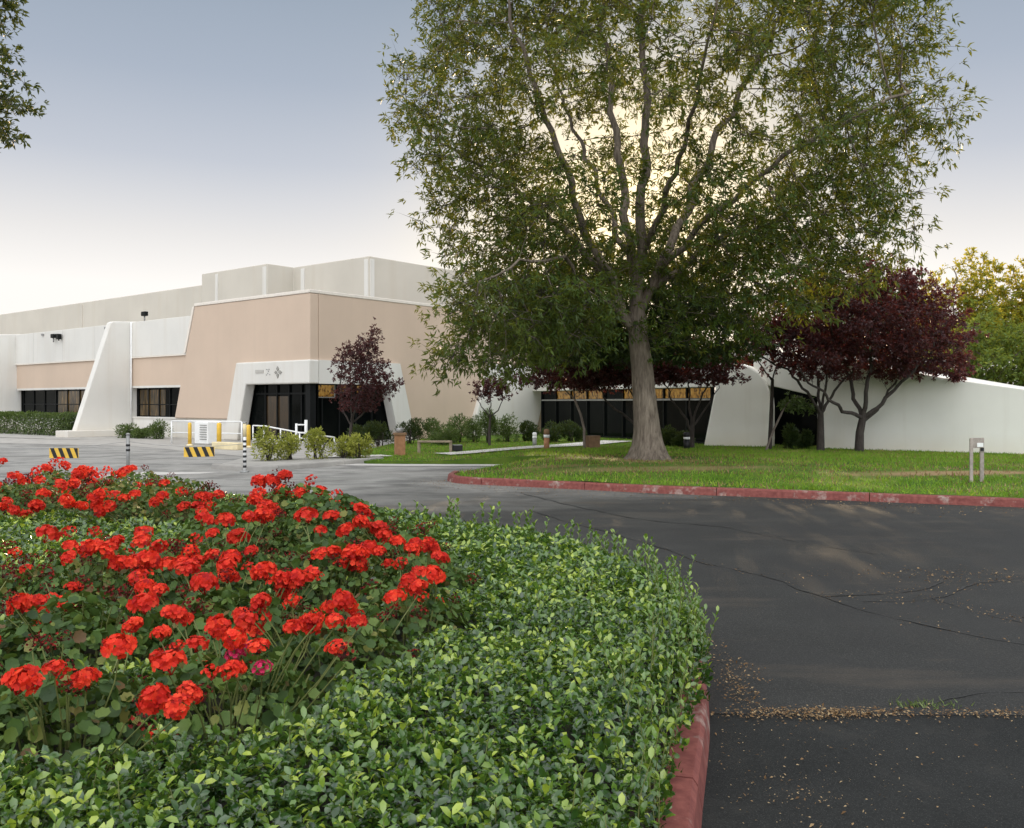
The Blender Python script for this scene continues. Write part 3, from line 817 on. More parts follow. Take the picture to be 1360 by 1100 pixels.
# dry leaf litter (uncountable)
def build_litter():
    C = []
    def spot(cx, cy, sx, sy, n): C.append(np.stack([RNG.normal(cx, sx, n), RNG.normal(cy, sy, n)], 1))
    spot(1.75, 5.19, 0.30, 0.055, 1000); spot(2.5, 5.2, 0.45, 0.035, 260); spot(3.55, 5.2, 0.34, 0.05, 800); spot(2.62, 5.2, .3, .03, 120)
    spot(1.50, 6.0, 0.09, 0.25, 150); spot(1.40, 5.6, 0.06, 0.2, 220); spot(1.44, 6.6, .06, .35, 110)
    spot(1.28, 4.1, 0.12, 0.16, 90); spot(1.45, 4.5, 0.3, 0.4, 110)
    n = 900; C.append(np.stack([RNG.uniform(0.9, 5, n), RNG.uniform(2.6, 5.1, n)], 1))
    line = offset_line(lawn_kerb, -0.25)
    for k, w in ((1300, 0.22), (1500, 0.8)):
        i = RNG.integers(6, len(line) - 14, k)
        q = line[i] + RNG.normal(size=(k, 2)) * 0.25; q[:, 1] -= np.abs(RNG.normal(size=k)) * w; C.append(q)
    for p, _ in cracks[:4]:
        L = smooth_line(p, 12); i = RNG.integers(0, len(L), 130); C.append(L[i] + RNG.normal(size=(130, 2)) * 0.10)
    q = np.array(gp(1260, 765)); C.append(q + RNG.normal(size=(300, 2)) * np.array([0.75, 0.22]))
    P = np.vstack(C)
    P = P[~in_poly(P, BED) & ~in_poly(P, LAWN)]
    P = P[~((seg_dist(P, kerb_line, False) < 0.19) & in_poly(P, np.vstack([kerb_line, [(-11.5, 1.5)]])))]
    n = len(P); flecks = (P[:, 1] < 5.0) & (RNG.uniform(size=n) < .8)
    z = np.full(n, 0.013) + RNG.uniform(0, 0.012, n)
    T = unit(np.c_[RNG.normal(size=(n, 2)), RNG.normal(size=n) * 0.25]); Nv = unit(np.c_[RNG.normal(size=(n, 2)) * 0.35, np.ones(n)])
    L = 0.008 + 0.030 * RNG.beta(1.3, 3.2, n) * np.where(P[:, 1] > 9, 1.5, 1.0)
    L = np.where(flecks, L * .6, L)
    V, F, ix = leaf_field(RHOMB, np.c_[P, z], T, Nv, L, L * 0.5)
    me = leaf_mesh("leaf_litter", [(V, F, ix)], [np.where(flecks, RNG.uniform(.6, 1, n), RNG.uniform(0, 1, n))])
    tag(link_mesh("leaf_litter", me, M["litter"]), "dry brown fallen leaves and seeds scattered on the dark road", "leaf litter", kind="stuff")
    # litter round the big trunk
build_litter()
def weed(name, p, n, h, label):
    C = np.array([p[0], p[1], 0.0]) + np.c_[RNG.normal(size=(n, 2)) * np.array([0.10, 0.04]), np.full(n, 0.004)]
    T = unit(np.c_[RNG.normal(size=(n, 2)) * 0.7, np.ones(n)])
    V, F, ix = leaf_field(BLADE, C - np.array([p[0], p[1], 0]), T, rand_dirs(n), RNG.uniform(.4, 1, n) * h, 0.008)
    o = link_mesh(name, leaf_mesh(name, [(V, F, ix)], [RNG.uniform(.3, 1, n)]), M["shrub_leaf"])
    o.location = (p[0], p[1], 0); tag(o, label, "weed")
weed("grass_tuft", gp(1228, 938), 110, 0.05, "low tuft of weedy grass growing from the road seam")

# ================================================================== THE BUILDING
C0 = Vector((-8.93, 40.0, 0)); LD = Vector((-0.777, 0.63, 0)).normalized(); RD = Vector((0.63, 0.777, 0)).normalized()
NL, NR = -RD, -LD
bld = empty("office_building", C0)
tag(bld, "long cream and tan stucco building with sloping white fins and dark glass entrances", "building")
def Lp(s, z, o=0.0): return C0 + LD * s + NL * o + Vector((0, 0, z))
def Rp(s, z, o=0.0): return C0 + RD * s + NR * o + Vector((0, 0, z))
def slab(F, poly, o0, o1, mb=None):
    mb = mb or MB(); return mb.prism([F(s, z, o1) for s, z in poly], [F(s, z, o0) for s, z in poly])
def bpart(mb, name, mat, parent=None, bevel=0.0):
    return mb.build(name, mat, parent or bld, bevel, offset=C0)
def extr(mb, foot, z0, z1): return mb.prism([Vector((p.x, p.y, z0)) for p in foot], [Vector((p.x, p.y, z1)) for p in foot])
# upper volumes
Q1 = Vector((-7.3, 46.15, 0)); Q2 = Q1 + LD * 6.17; Q3 = Q2 - RD * 1.75; Q4 = Q3 + LD * 6.29
mb = MB(); extr(mb, [Q1, Q2, Q3, Q4, Q4 + RD * 22, Q1 + RD * 20], 0.2, 9.3)
bpart(mb, "upper_wall", M["upper"], bevel=0.04)
mb = MB(); extr(mb, [Q4 + LD * 0.004, Q4 + LD * 40, Q4 + LD * 40 + RD * 16, Q4 + RD * 16 + LD * 0.004], 0.2, 8.66)
bpart(mb, "rear_wall", M["upper"], bevel=0.04)
# flat pilaster strips and slim copings on the upper walls
for base, dr, out, s0, w, zt in ((Q1, LD, NL, 0.05, 0.28, 9.15), (Q1, RD, NR, 0.05, 0.28, 9.15), (Q1, LD, NL, 5.2, 0.3, 9.15), (Q3, LD, NL, 4.6, 0.25, 9.15), (Q3, LD, NL, 0.06, 0.3, 9.15), (Q4, LD, NL, 14.5, 0.12, 8.5)):
    a = base + dr * s0; b_ = base + dr * (s0 + w)
    mb = MB(); mb.prism([a + out * .05 + Vector((0, 0, 5.5)), b_ + out * .05 + Vector((0, 0, 5.5)), b_ + out * .05 + Vector((0, 0, zt)), a + out * .05 + Vector((0, 0, zt))],
                        [a - out * .05 + Vector((0, 0, 5.5)), b_ - out * .05 + Vector((0, 0, 5.5)), b_ - out * .05 + Vector((0, 0, zt)), a - out * .05 + Vector((0, 0, zt))])
    bpart(mb, "pilaster", M["white"] if zt > 9 else M["upper"], bevel=0.01)
# lower left wing: base, tan band, white band, windows between fins
mb = MB(); slab(Lp, [(6.1, 0), (62, 0), (62, 1.0), (6.1, 1.0)], -0.5, 0.0, mb); bpart(mb, "base_wall", M["white"])
mb = MB(); slab(Lp, [(9.0, 2.72), (62, 2.72), (62, 4.3), (9.0, 4.3)], -0.5, 0.0, mb); bpart(mb, "tan_band", M["tan"])
mb = MB(); slab(Lp, [(8.6, 4.3), (62, 4.3), (62, 6.22), (8.6, 6.22)], -0.5, 0.06, mb); bpart(mb, "white_band", M["white"], bevel=0.02)
mb = MB(); slab(Lp, [(8.6, 4.235), (62, 4.235), (62, 4.298), (8.6, 4.298)], 0.002, 0.09, mb); bpart(mb, "band_trim", M["trim"])
# flat roof of the low front volume
mb = MB()
mb.prism([Lp(62, 5.9, -0.45), Lp(0.6, 5.9, -0.45), Rp(20, 5.9, -0.45), Rp(20, 5.9, -12), Lp(62, 5.9, -5.9)], [Lp(62, 5.8, -0.45), Lp(0.6, 5.8, -0.45), Rp(20, 5.8, -0.45), Rp(20, 5.8, -12), Lp(62, 5.8, -5.9)])
bpart(mb, "roof", M["concrete"])
# big tan corner block
mb = MB(); slab(Lp, [(-0.15, 3.0), (4.6, 3.0), (5.72, 1.003), (10.86, 1.003), (9.8, 4.3), (8.97, 6.65), (-0.15, 6.65)], -0.35, 0.15, mb); bpart(mb, "tan_wall", M["tan"], bevel=0.05)
mb = MB(); slab(Rp, [(0.352, 3.0), (4.6, 3.0), (5.75, 0.0), (19.5, 0.0), (19.5, 6.65), (0.352, 6.65)], -0.35, 0.15, mb); bpart(mb, "tan_wall", M["tan"], bevel=0.0)
mb = MB(); slab(Lp, [(-0.17, 6.653), (8.99, 6.653), (8.99, 6.80), (-0.17, 6.80)], -0.36, 0.18, mb); bpart(mb, "coping", M["trim"], bevel=0.02)
mb = MB(); slab(Rp, [(0.372, 6.653), (19.5, 6.653), (19.5, 6.80), (0.372, 6.80)], -0.36, 0.18, mb); bpart(mb, "coping", M["trim"], bevel=0.02)
# pale edge along the tan block's battered side
mb = MB(); mb.prism([Lp(8.99, 6.65, .17), Lp(9.81, 4.35, .17), Lp(10.0, 4.35, .17), Lp(9.16, 6.65, .17)], [Lp(8.99, 6.65, .0), Lp(9.81, 4.35, .0), Lp(10.0, 4.35, .0), Lp(9.16, 6.65, .0)]); bpart(mb, "edge_trim", M["trim"])
# fins (buttresses) standing out from the wall
def fin(s, th=0.45):
    prof = [(-.3, 0), (3.2, 0), (1.22, 6.12), (1.05, 6.2), (-.3, 6.28)]
    mb = MB(); mb.prism([C0 + LD * s + NL * o + Vector((0, 0, z)) for o, z in prof], [C0 + LD * (s + th) + NL * o + Vector((0, 0, z)) for o, z in prof])
    f = bpart(mb, "fin", M["white"], bevel=0.05)
    mb = MB(); slab(lambda q, z, o: Lp(q, z, o), [(s - .5, 0), (s + th + .4, 0), (s + th + .4, .34), (s - .5, .34)], 0.1, 3.75, mb)
    p = mb.build("plinth", M["white"], f, 0.02, offset=C0)
for s in (15.4, 30.1, 45): fin(s)
# windows
def window(s0, s1, slant=0.0, panels=4, glow=()):
    mb = MB(); slab(Lp, [(s0 - .3, 0.9), (s1 + .3, 0.9), (s1 + .3, 2.8), (s0 - .3, 2.8)], -0.42, -0.36, mb)
    w = bpart(mb, "window", M["glass"])
    mb = MB()
    for k in range(panels + 1):
        x = s0 + (s1 - s0) * k / panels
        slab(Lp, [(x - .03, 1.02), (x + .03, 1.02), (x + .03, 2.70), (x - .03, 2.70)], -0.355, -0.30, mb)
    slab(Lp, [(s0 + .04, 1.68), (s1 - .04, 1.68), (s1 - .04, 1.73), (s0 + .04, 1.73)], -0.352, -0.315, mb)
    mb.build("mullion", M["dark_frame"], w, offset=C0)
    mb = MB(); slab(Lp, [(s0 - .05, 2.60), (s1 + .05, 2.60), (s1 + .05, 2.717), (s0 - .05, 2.717)], -0.30, 0.03, mb)
    slab(Lp, [(s0 - .05, 0.96), (s1 + .05, 0.96), (s1 + .05, 1.04), (s0 - .05, 1.04)], -0.30, 0.05, mb)
    mb.build("window_trim", M["white"], w, offset=C0)
    for a, c in glow:
        mb = MB(); slab(Lp, [(a, 1.1), (c, 1.1), (c, 2.5), (a, 2.5)], -0.358, -0.353, mb); mb.build("curtain", M["dim_amber"], w, offset=C0)
window(9.95, 15.3, panels=5, glow=[(12.6, 15.2)])
window(15.95, 29.9, panels=9, glow=[(19.5, 25)])
window(30.65, 44.8, panels=9)
# entrance portal, wrapped round the corner
port = [(4.42, 2.65), (5.13, 0), (6.25, 0), (5.2, 3.7)]
mb = MB(); slab(Lp, [(-0.3, 2.65)] + port + [(-0.3, 3.7)], -0.25, 0.30, mb); bpart(mb, "portal_frame", M["white"], bevel=0.06)
mb = MB(); slab(Rp, [(0.252, 2.65)] + port + [(0.252, 3.7)], -0.25, 0.30, mb); bpart(mb, "portal_frame", M["white"], bevel=0.0)
for F, sgn in ((Lp, 0), (Rp, 1)):
    s_in = 0.0
    mb = MB(); slab(F, [(s_in - 0.05 + sgn * .2, 0.02), (5.3, 0.02), (4.5, 2.75), (s_in - 0.05 + sgn * .2, 2.75)], -0.42, -0.36, mb)
    g = bpart(mb, "entrance_glazing", M["glass"])
    mb = MB()
    for s in ((1.0, 1.9, 2.8, 3.7) if sgn == 0 else (0.9, 1.9, 2.9, 3.9)):
        slab(F, [(s - .035, .02), (s + .035, .02), (s + .035, 2.64), (s - .035, 2.64)], -0.355, -0.28, mb)
    slab(F, [(0.12, 2.18), (4.48, 2.18), (4.45, 2.26), (0.12, 2.26)], -0.352, -0.29, mb)
    slab(F, [(0.12, .05), (5.02, .05), (5.0, .16), (0.12, .16)], -0.352, -0.29, mb)
    mb.build("mullion", M["dark_frame"], g, offset=C0)
    if sgn == 0:
        mb = MB(); slab(F, [(1.95, .2), (3.65, .2), (3.65, 2.1), (1.95, 2.1)], -0.358, -0.353, mb); mb.build("lit_doorway", M["dim_door"], g, offset=C0)
    else:
        for a, c in ((0.30, 1.55), (1.95, 2.85), (2.95, 3.4)):
            mb = MB(); slab(F, [(a, 2.07 if a < 1 else 2.28), (c, 2.07 if a < 1 else 2.28), (c, 2.6), (a, 2.6)], -0.27 if a < 1 else -0.358, -0.262 if a < 1 else -0.353, mb); mb.build("lit_transom", M["amber"], g, offset=C0)
        mb = MB(); slab(F, [(0.22, 2.02), (0.29, 2.02), (0.29, 2.62), (0.22, 2.62)], -0.3, -0.25, mb); slab(F, [(0.292, 2.02), (1.6, 2.02), (1.6, 2.066), (0.292, 2.066)], -0.3, -0.25, mb)
        slab(F, [(1.56, 2.07), (1.63, 2.07), (1.63, 2.62), (1.56, 2.62)], -0.3, -0.25, mb)
        mb.build("transom_frame", M["grey_metal"], g, offset=C0)
mb = MB(); mb.box((C0 + RD * .12 + LD * .12) + Vector((0, 0, 1.32)), (0.32, 0.32, 2.62), math.atan2(RD.y, RD.x)); bpart(mb, "corner_post", M["dark_frame"])
# grey wall sign plate, small letters and a four pointed emblem over the entrance (too blurred to read)
mb = MB(); slab(Lp, [(3.0, 3.18), (3.62, 3.18), (3.62, 3.32), (3.0, 3.32)], 0.302, 0.33, mb); bpart(mb, "sign_plate", simple("sign_grey", (0.46, 0.44, 0.40), 0.6, .05))
for k, (s, z) in enumerate(((2.72, 3.3), (2.6, 3.22), (2.66, 3.12), (2.5, 3.06), (2.56, 3.3), (2.75, 3.05))):
    mb = MB(); slab(Lp, [(s, z), (s + .05, z), (s + .05, z + .05), (s, z + .05)], 0.302, 0.32, mb); bpart(mb, "sign_letter", M["grey_metal"])
mb = MB()
def kite(a, b_, c, d): slab(Lp, [a, b_, c, d], 0.302, 0.335, mb)
cs, cz = 1.93, 3.18
kite((cs, cz + .28), (cs - .1, cz + .16), (cs, cz + .05), (cs + .1, cz + .16)); kite((cs, cz - .28), (cs - .08, cz - .13), (cs, cz - .04), (cs + .08, cz - .13))
kite((cs - .33, cz), (cs - .16, cz - .09), (cs - .05, cz), (cs - .16, cz + .09)); kite((cs + .24, cz), (cs + .14, cz - .07), (cs + .05, cz), (cs + .14, cz + .07))
bpart(mb, "emblem", simple("emblem_grey", (0.30, 0.29, 0.26), 0.5, .1))
W00 = Vector((11.75, 34.8, 0))
def Wp0(s, z, o=0.0): return W00 - LD * s + NL * o + Vector((0, 0, z))
# expansion joints, scuppers and wall vents
for s in (19.5, 23.5, 27.5):
    mb = MB(); slab(Lp, [(s, 4.35), (s + .012, 4.35), (s + .012, 6.2), (s, 6.2)], 0.0605, 0.063, mb); bpart(mb, "wall_joint", M["concrete"])
for s in (18.0, 26.0):
    mb = MB(); slab(Lp, [(s, 5.98), (s + .22, 5.98), (s + .22, 6.1), (s, 6.1)], 0.062, 0.16, mb); bpart(mb, "scupper", M["grey_metal"])
# second, wider portal to the right: white leg, oblique glass front, lit clerestory
mb = MB(); slab(Rp, [(10.2, 0), (15.9, 0), (17.3, 3.9), (11.8, 3.9)], -0.6, 0.40, mb); bpart(mb, "portal_leg", M["white"], bevel=0.06)
A2 = Vector((1.75, 51.5, 0)); B2 = Vector((8.35, 37.6, 0)); G2 = (B2 - A2).normalized(); NG = Vector((G2.y, -G2.x, 0)) * 1.0
if NG.dot(Vector((0, -1, 0))) < 0: NG = -NG
LG = (B2 - A2).length
def Gp(s, z, o=0.0): return A2 + G2 * s + NG * o + Vector((0, 0, z))
mb = MB(); slab(Gp, [(0, .02), (LG, .02), (LG, 2.45), (0, 2.45)], -0.1, 0.0, mb); g = bpart(mb, "wing_glazing", M["glass"])
mb = MB(); n_ = 9
for k in range(n_ + 1):
    s = LG * k / n_; slab(Gp, [(s - .04, .03), (s + .04, .03), (s + .04, 2.43), (s - .04, 2.43)], 0.004, 0.09, mb)
slab(Gp, [(0.05, .03), (LG - .05, .03), (LG - .05, .14), (0.05, .14)], 0.004, 0.075, mb)
mb.build("mullion", M["dark_frame"], g, offset=C0)
mb = MB(); slab(Gp, [(0.05, 1.90), (LG - .05, 1.90), (LG - .05, 1.98), (0.05, 1.98)], 0.004, 0.11, mb); mb.build("transom_rail", M["grey_metal"], g, offset=C0)
for k in range(n_):
    if k in (0, 4): continue
    s0, s1 = LG * k / n_ + .07, LG * (k + 1) / n_ - .07
    mb = MB(); slab(Gp, [(s0, 2.0), (s1, 2.0), (s1, 2.42), (s0, 2.42)], 0.002, 0.012, mb); mb.build("lit_transom", M["amber"], g, offset=C0)
mb = MB(); slab(Gp, [(-.6, 2.45), (LG + .3, 2.45), (LG + .3, 4.1), (-.6, 4.1)], -0.5, 0.35, mb); bpart(mb, "fascia", M["white"], bevel=0.03)
mb = MB(); mb.prism([Gp(-.6, 3.9, -.5), Gp(LG, 3.9, -.5), Gp(LG, 3.9, -14), Gp(-.6, 3.9, -14)], [Gp(-.6, 3.75, -.5), Gp(LG, 3.75, -.5), Gp(LG, 3.75, -14), Gp(-.6, 3.75, -14)]); bpart(mb, "roof", M["concrete"])
# white shouldered pylon
d_ = 36.8
pyl = [(934, 598), (1024, 598), (1024, 540), (1022, 520), (1017, 506), (1008, 495), (995, 487), (978, 482), (962, 481), (957, 483), (955, 490)]
fr = [at(x, d_ - (x - 934) * 0.010, zat(y, d_)) for x, y in pyl]
for p in fr: p.z = max(p.z, -0.05)
bk = [p + Vector((0.42, 0.9, 0)) for p in fr]
mb = MB(); mb.prism(fr, bk); bpart(mb, "pylon", M["shade_lifted_white"], bevel=0.08)
# right wing wall with a sloping top and a dark recess
W0 = Vector((11.75, 34.8, 0)); WD = -LD
def Wp(s, z, o=0.0): return W0 + WD * s + NL * o + Vector((0, 0, z))
mb = MB(); slab(Wp, [(0, -.05), (16, -.05), (16, .75), (8, 2.1), (4.44, 2.68), (1.5, 3.3), (-1.82, 3.8), (-2.6, 3.8), (-2.6, 2.55), (-1.82, 2.46), (0, 2.03)], -0.5, 0.0, mb); bpart(mb, "wing_wall", M["shade_lifted_white"], bevel=0.03)
mb = MB(); slab(Wp, [(.05, -.05), (16, -.05), (16, .7), (8, 2.02), (4.44, 2.6), (.05, 3.5)], -14, -0.502, mb); bpart(mb, "wing_mass", M["white"])
mb = MB(); slab(Wp, [(-3.4, -.05), (.049, -.05), (.049, 3.6), (-3.4, 3.6)], -1.9, -1.6, mb); bpart(mb, "recess_glazing", M["glass"])
mb = MB(); mb.prism([Wp(-.02, -.05, -.45), Wp(-.02, 2.0, -.45), Wp(-.55, -.05, -1.4)], [Wp(.045, -.05, -.503), Wp(.045, 2.0, -.503), Wp(.045, -.05, -1.4)]); bpart(mb, "recess_jamb", M["cream_paint"])
# flood lights on the roof edge
def flood(p, n):
    mb = MB(); mb.box(p + Vector((0, 0, .12)), (.40, .22, .24), math.atan2(LD.y, LD.x)); f = bpart(mb, "floodlight", M["dark_frame"], bevel=0.03)
    mb = MB(); mb.tube([p + Vector((0, 0, -.25)), p + Vector((0, 0, .0))], .04, 6); mb.build("bracket", M["grey_metal"], f, offset=C0)
    if n > 1:
        mb = MB(); mb.box(p + LD * -.7 + Vector((0, 0, .05)), (.22, .22, .32), math.atan2(LD.y, LD.x)); mb.tube([p + LD * -.7 + Vector((0, 0, -.2)), p + LD * -.7], .035, 6); bpart(mb, "floodlight", M["dark_frame"])
flood(Lp(14.0, 6.48, .05), 1)
flood(Lp(24.3, 5.75, .25), 2)
mb = MB(); mb.tube([Lp(15.32, z, .1) for z in (0.4, 6.2)], .045, 8); bpart(mb, "downpipe", M["white_paint"])
# ================================================================== STREET FURNITURE
def on_lawn(px, d): 
    p = at(px, d); p.z = float(lawn_h(p.x, p.y)); return p
# yellow bollards
def bollard(px, d, h, r, label):
    root = empty("bollard", at(px, d))
    mb = MB(); mb.lathe((0, 0, 0), [(r, 0), (r, h - .06), (r * .85, h - .02), (r * .4, h)], 14); mb.build("post", M["yellow"], root)
    mb = MB(); mb.lathe((0, 0, 0), [(r * 1.9, 0), (r * 1.9, .05), (r * 1.05, .09)], 14); mb.build("base_collar", M["cream_paint"], root)
    return tag(root, label, "bollard", "yellow bollards in front of the building")
bollard(252, 37.5, 0.98, .075, "leftmost yellow bollard, beside the white louvred cabinet")
bollard(291, 37.0, 0.98, .095, "thick yellow bollard right of the white louvred cabinet")
bollard(330, 36.0, 0.92, .085, "orange yellow bollard in front of the dark entrance glass")
# white utility cabinet with louvres
cab = empty("utility_cabinet", at(274, 38.6), math.atan2(LD.y, LD.x))
mb = MB(); mb.box((0, 0, .52), (1.0, .5, .92)); mb.build("body", M["white_paint"], cab, .02)
mb = MB(); mb.box((0, 0, .03), (1.1, .6, .06)); mb.build("plinth", M["concrete"], cab)
mb = MB()
for k in range(7): mb.box((-.18, .262, .25 + k * .1), (.5, .03, .035))
mb.build("louvre", M["grey_metal"], cab)
mb = MB(); mb.box((.28, .258, .52), (.28, .02, .7)); mb.build("door", M["white_paint"], cab, .005)
tag(cab, "white louvred utility cabinet behind two yellow bollards", "cabinet")
# white pipe railing left of the entrance
def railing(name, pts, hs, posts, r, label, mat="white_paint", mid=None):
    root = empty(name, pts[0]); o = Vector(pts[0])
    P = [Vector(p) for p in pts]
    mb = MB(); mb.tube([p + Vector((0, 0, h)) for p, h in zip(P, hs)], r, 8); mb.build("top_rail", M[mat], root, offset=o)
    if mid:
        mb = MB(); mb.tube([p + Vector((0, 0, h * mid)) for p, h in zip(P, hs)], r * .8, 8); mb.build("mid_rail", M[mat], root, offset=o)
    for i in posts:
        k = min(int(i), len(P) - 2); f = i - k
        q = P[k].lerp(P[k + 1], f); h = hs[k] * (1 - f) + hs[k + 1] * f
        mb = MB(); mb.tube([q, q + Vector((0, 0, h))], r, 8); mb.build("post", M[mat], root, offset=o)
    return tag(root, label, "railing")
railing("railing", [at(228, 39.5), at(262, 39.0), at(321, 38.0)], [1.0, 1.0, 1.0], [0, 1, 1.5, 2], .035, "white pipe railing along the wall behind the yellow bollards", mid=.5)
railing("ramp_handrail", [at(336, 37.2), at(352, 37.1), at(398, 36.9), at(444, 36.6)], [.86, .84, .58, .40], [0, 0.9, 1.45, 2, 2.5, 3], .03, "white handrail sloping down beside the entrance ramp", mid=.35)
gate = empty("pipe_gate", at(400, 35.6))
mb = MB()
for x in (-.19,): mb.tube([(x, 0, 0), (x, 0, .98)], .045, 10)
mb.build("post", M["white_paint"], gate)
mb = MB(); mb.tube([(.19, 0, 0), (.19, 0, 1.12)], .06, 10); mb.build("post", M["white_paint"], gate)
for z in (.93, .62, .4):
    mb = MB(); mb.tube([(-.19, 0, z), (.19, 0, z)], .03, 8); mb.build("bar", M["white_paint"], gate)
tag(gate, "small white pipe gate standing over the ramp handrail", "gate")
mb = MB(); a, b_ = at(286, 35.2), at(320, 34.2); ang = math.atan2((b_ - a).y, (b_ - a).x)
mb.box((0, 0, .14), ((b_ - a).length, .35, .28)); o = mb.build("wheel_stop", M["cream_paint"], None, .03); o.location = (a + b_) / 2; o.rotation_euler.z = ang
tag(o, "low cream painted concrete block below the thick bollard", "concrete block")
# cable barrier with striped plates
def barrier_post(px, d, h, label, striped):
    p = at(px, d); root = empty("barrier_post", p)
    mb = MB(); mb.tube([(0, 0, 0), (0, 0, h)], .042, 10); mb.build("post", M["grey_metal"] if not striped else M["white_paint"], root)
    mb = MB(); mb.lathe((0, 0, 0), [(.12, 0), (.12, .03), (.05, .05)], 12); mb.build("base_plate", M["grey_metal"], root)
    if striped:
        for k in range(6):
            mb = MB(); mb.lathe((0, 0, .12 + k * .13), [(.047, 0), (.047, .06)], 12); mb.build("black_band", M["black_paint"], root)
        mb = MB(); mb.lathe((0, 0, .92), [(.047, 0), (.047, h - .92)], 12); mb.build("reflective_sleeve", M["cream_paint"], root)
    else:
        for z in (h - .42, h - .30):
            mb = MB(); mb.lathe((0, 0, z), [(.05, 0), (.05, .055)], 12); mb.build("black_band", M["black_paint"], root)
    mb = MB(); mb.lathe((0, 0, h), [(.05, -.02), (.05, .015), (.02, .03)], 12); mb.build("cap", M["grey_metal"], root)
    return tag(root, label, "post")
PA, PB, PC = at(-75, 22.6), at(170, 22.4), at(325, 23.4)
barrier_post(-75, 22.6, 1.2, "grey barrier post at the far left end of the cable", False)
barrier_post(170, 22.4, 1.02, "slim grey barrier post with two black bands behind the red flowers", False)
barrier_post(325, 23.4, 1.28, "black and white banded barrier post with pale top by the shrubs", True)
def cable(p, q, z0, sag, z1, plate_t, plabel, clabel):
    pts = []
    for k in range(17):
        t = k / 16; r = p.lerp(q, t); pts.append(r + Vector((0, 0, z0 + (z1 - z0) * t - sag * 4 * t * (1 - t))))
    mb = MB(); mb.tube(pts, .006, 5); o = mb.build("barrier_cable", M["grey_metal"], None, offset=p); o.location = p
    tag(o, clabel, "cable")
    t = plate_t; c = p.lerp(q, t) + Vector((0, 0, z0 + (z1 - z0) * t - sag * 4 * t * (1 - t)))
    root = empty("striped_plate", c, math.atan2((q - p).y, (q - p).x) )
    w, h, th = .74, .25, .02
    mb = MB(); mb.box((0, 0, -h / 2 - .01), (w, th, h)); mb.build("panel", M["yellow"], root, .004)
    for k in range(4):
        x = -w / 2 + .02 + k * .2
        pf = [(x, 0), (x + .10, 0), (x + .10 + .10, -h), (x + .10, -h)]
        pf = [(min(max(a, -w / 2 + .001), w / 2 - .001), z) for a, z in pf]
        mb = MB(); mb.prism([(a, -th / 2 - .003, z - .011) for a, z in pf], [(a, -th / 2 + .004, z - .011) for a, z in pf]); mb.build("black_stripe", M["black_paint"], root)
    for x in (-.25, .25):
        mb = MB(); mb.tube([(x, 0, -.03), (x, 0, .02)], .01, 6); mb.build("hook", M["grey_metal"], root)
    tag(root, plabel, "barrier plate")
cable(PA, PB, .80, .16, .84, .655, "yellow and black striped plate above the red flowers, left of the slim grey post", "thin sagging cable left of the slim grey post")
cable(PB, PC, .84, .10, .74, .60, "yellow and black striped plate in front of the white cabinet", "thin sagging cable between the two barrier posts")
# brick pillar, wooden rail, spotlight, path lamps, stand
p = on_lawn(531, 29.8); root = empty("brick_pillar", p, R(12))
mb = MB(); mb.box((0, 0, .32), (.34, .34, .68)); mb.build("shaft", M["terracotta"], root, .01)
mb = MB(); mb.box((0, 0, .70), (.42, .42, .08)); mb.build("cap", M["brown"], root, .01)
mb = MB(); mb.lathe((0, 0, .74), [(.1, 0), (.13, .1), (.10, .16)], 10); mb.build("lamp", M["grey_metal"], root)
tag(root, "short terracotta pillar with a dark cap at the lawn corner", "pillar")
p = on_lawn(577, 31.0); root = empty("low_rail", p, R(-3))
mb = MB(); mb.box((0, 0, .40), (1.12, .1, .07)); mb.build("rail", M["wood"], root, .01)
for x in (-.55, .55):
    mb = MB(); mb.box((x, .09, .2), (.1, .09, .46)); mb.build("post", M["wood"], root, .008)
tag(root, "low wooden rail on two posts between the pillar and the black spotlight", "rail")
p = on_lawn(607, 31.2); root = empty("ground_spotlight", p, R(20))
mb = MB(); mb.box((0, 0, .15), (.34, .26, .2)); mb.build("housing", M["black_paint"], root, .02)
mb = MB(); mb.box((0, -.01, .255), (.3, .22, .02)); mb.build("lens", M["grey_metal"], root)
mb = MB(); mb.tube([(0, 0, -.02), (0, 0, .08)], .05, 8); mb.build("stake", M["black_paint"], root)
tag(root, "black box spotlight on the grass beside the low wooden rail", "spotlight")
def path_lamp(px, d, h, r, body, band, cap, label):
    root = empty("path_lamp", on_lawn(px, d))
    mb = MB(); mb.lathe((0, 0, 0), [(r, -.03), (r * .95, h * .58)], 14); mb.build("post", M[body], root)
    mb = MB(); mb.lathe((0, 0, 0), [(r * 1.05, h * .58), (r * 1.05, h * .72)], 14); mb.build("lens_band", M[band], root)
    mb = MB(); mb.lathe((0, 0, 0), [(r * 1.0, h * .72), (r * 1.0, h * .95), (r * .6, h)], 14); mb.build("cap", M[cap], root)
    return tag(root, label, "path lamp")
path_lamp(726, 31.4, .70, .10, "terracotta", "white_paint", "brown", "terracotta coloured path lamp with a white band beside the concrete path")
path_lamp(710, 35.5, .55, .085, "grey_metal", "white_paint", "white_paint", "grey path lamp with a white top by the white wall")
path_lamp(912, 33.5, .62, .12, "black_paint", "white_paint", "black_paint", "black path lamp with a white band right of the big trunk")
p = on_lawn(787, 33.4); mb = MB(); mb.box((0, 0, .20), (.44, .36, .46)); mb.box((0, 0, .44), (.48, .40, .04))
o = mb.build("brown_box", M["brown"], None, .01); o.location = p; o.rotation_euler.z = R(25); tag(o, "squat brown utility box at the foot of the curved sapling", "utility box")
p = on_lawn(1297, 18.0); root = empty("sign_stand", p, R(-16))
mb = MB(); mb.box((-.115, -.1, .42), (.06, .06, .90)); mb.build("post", M["grey_wood"], root, .006)
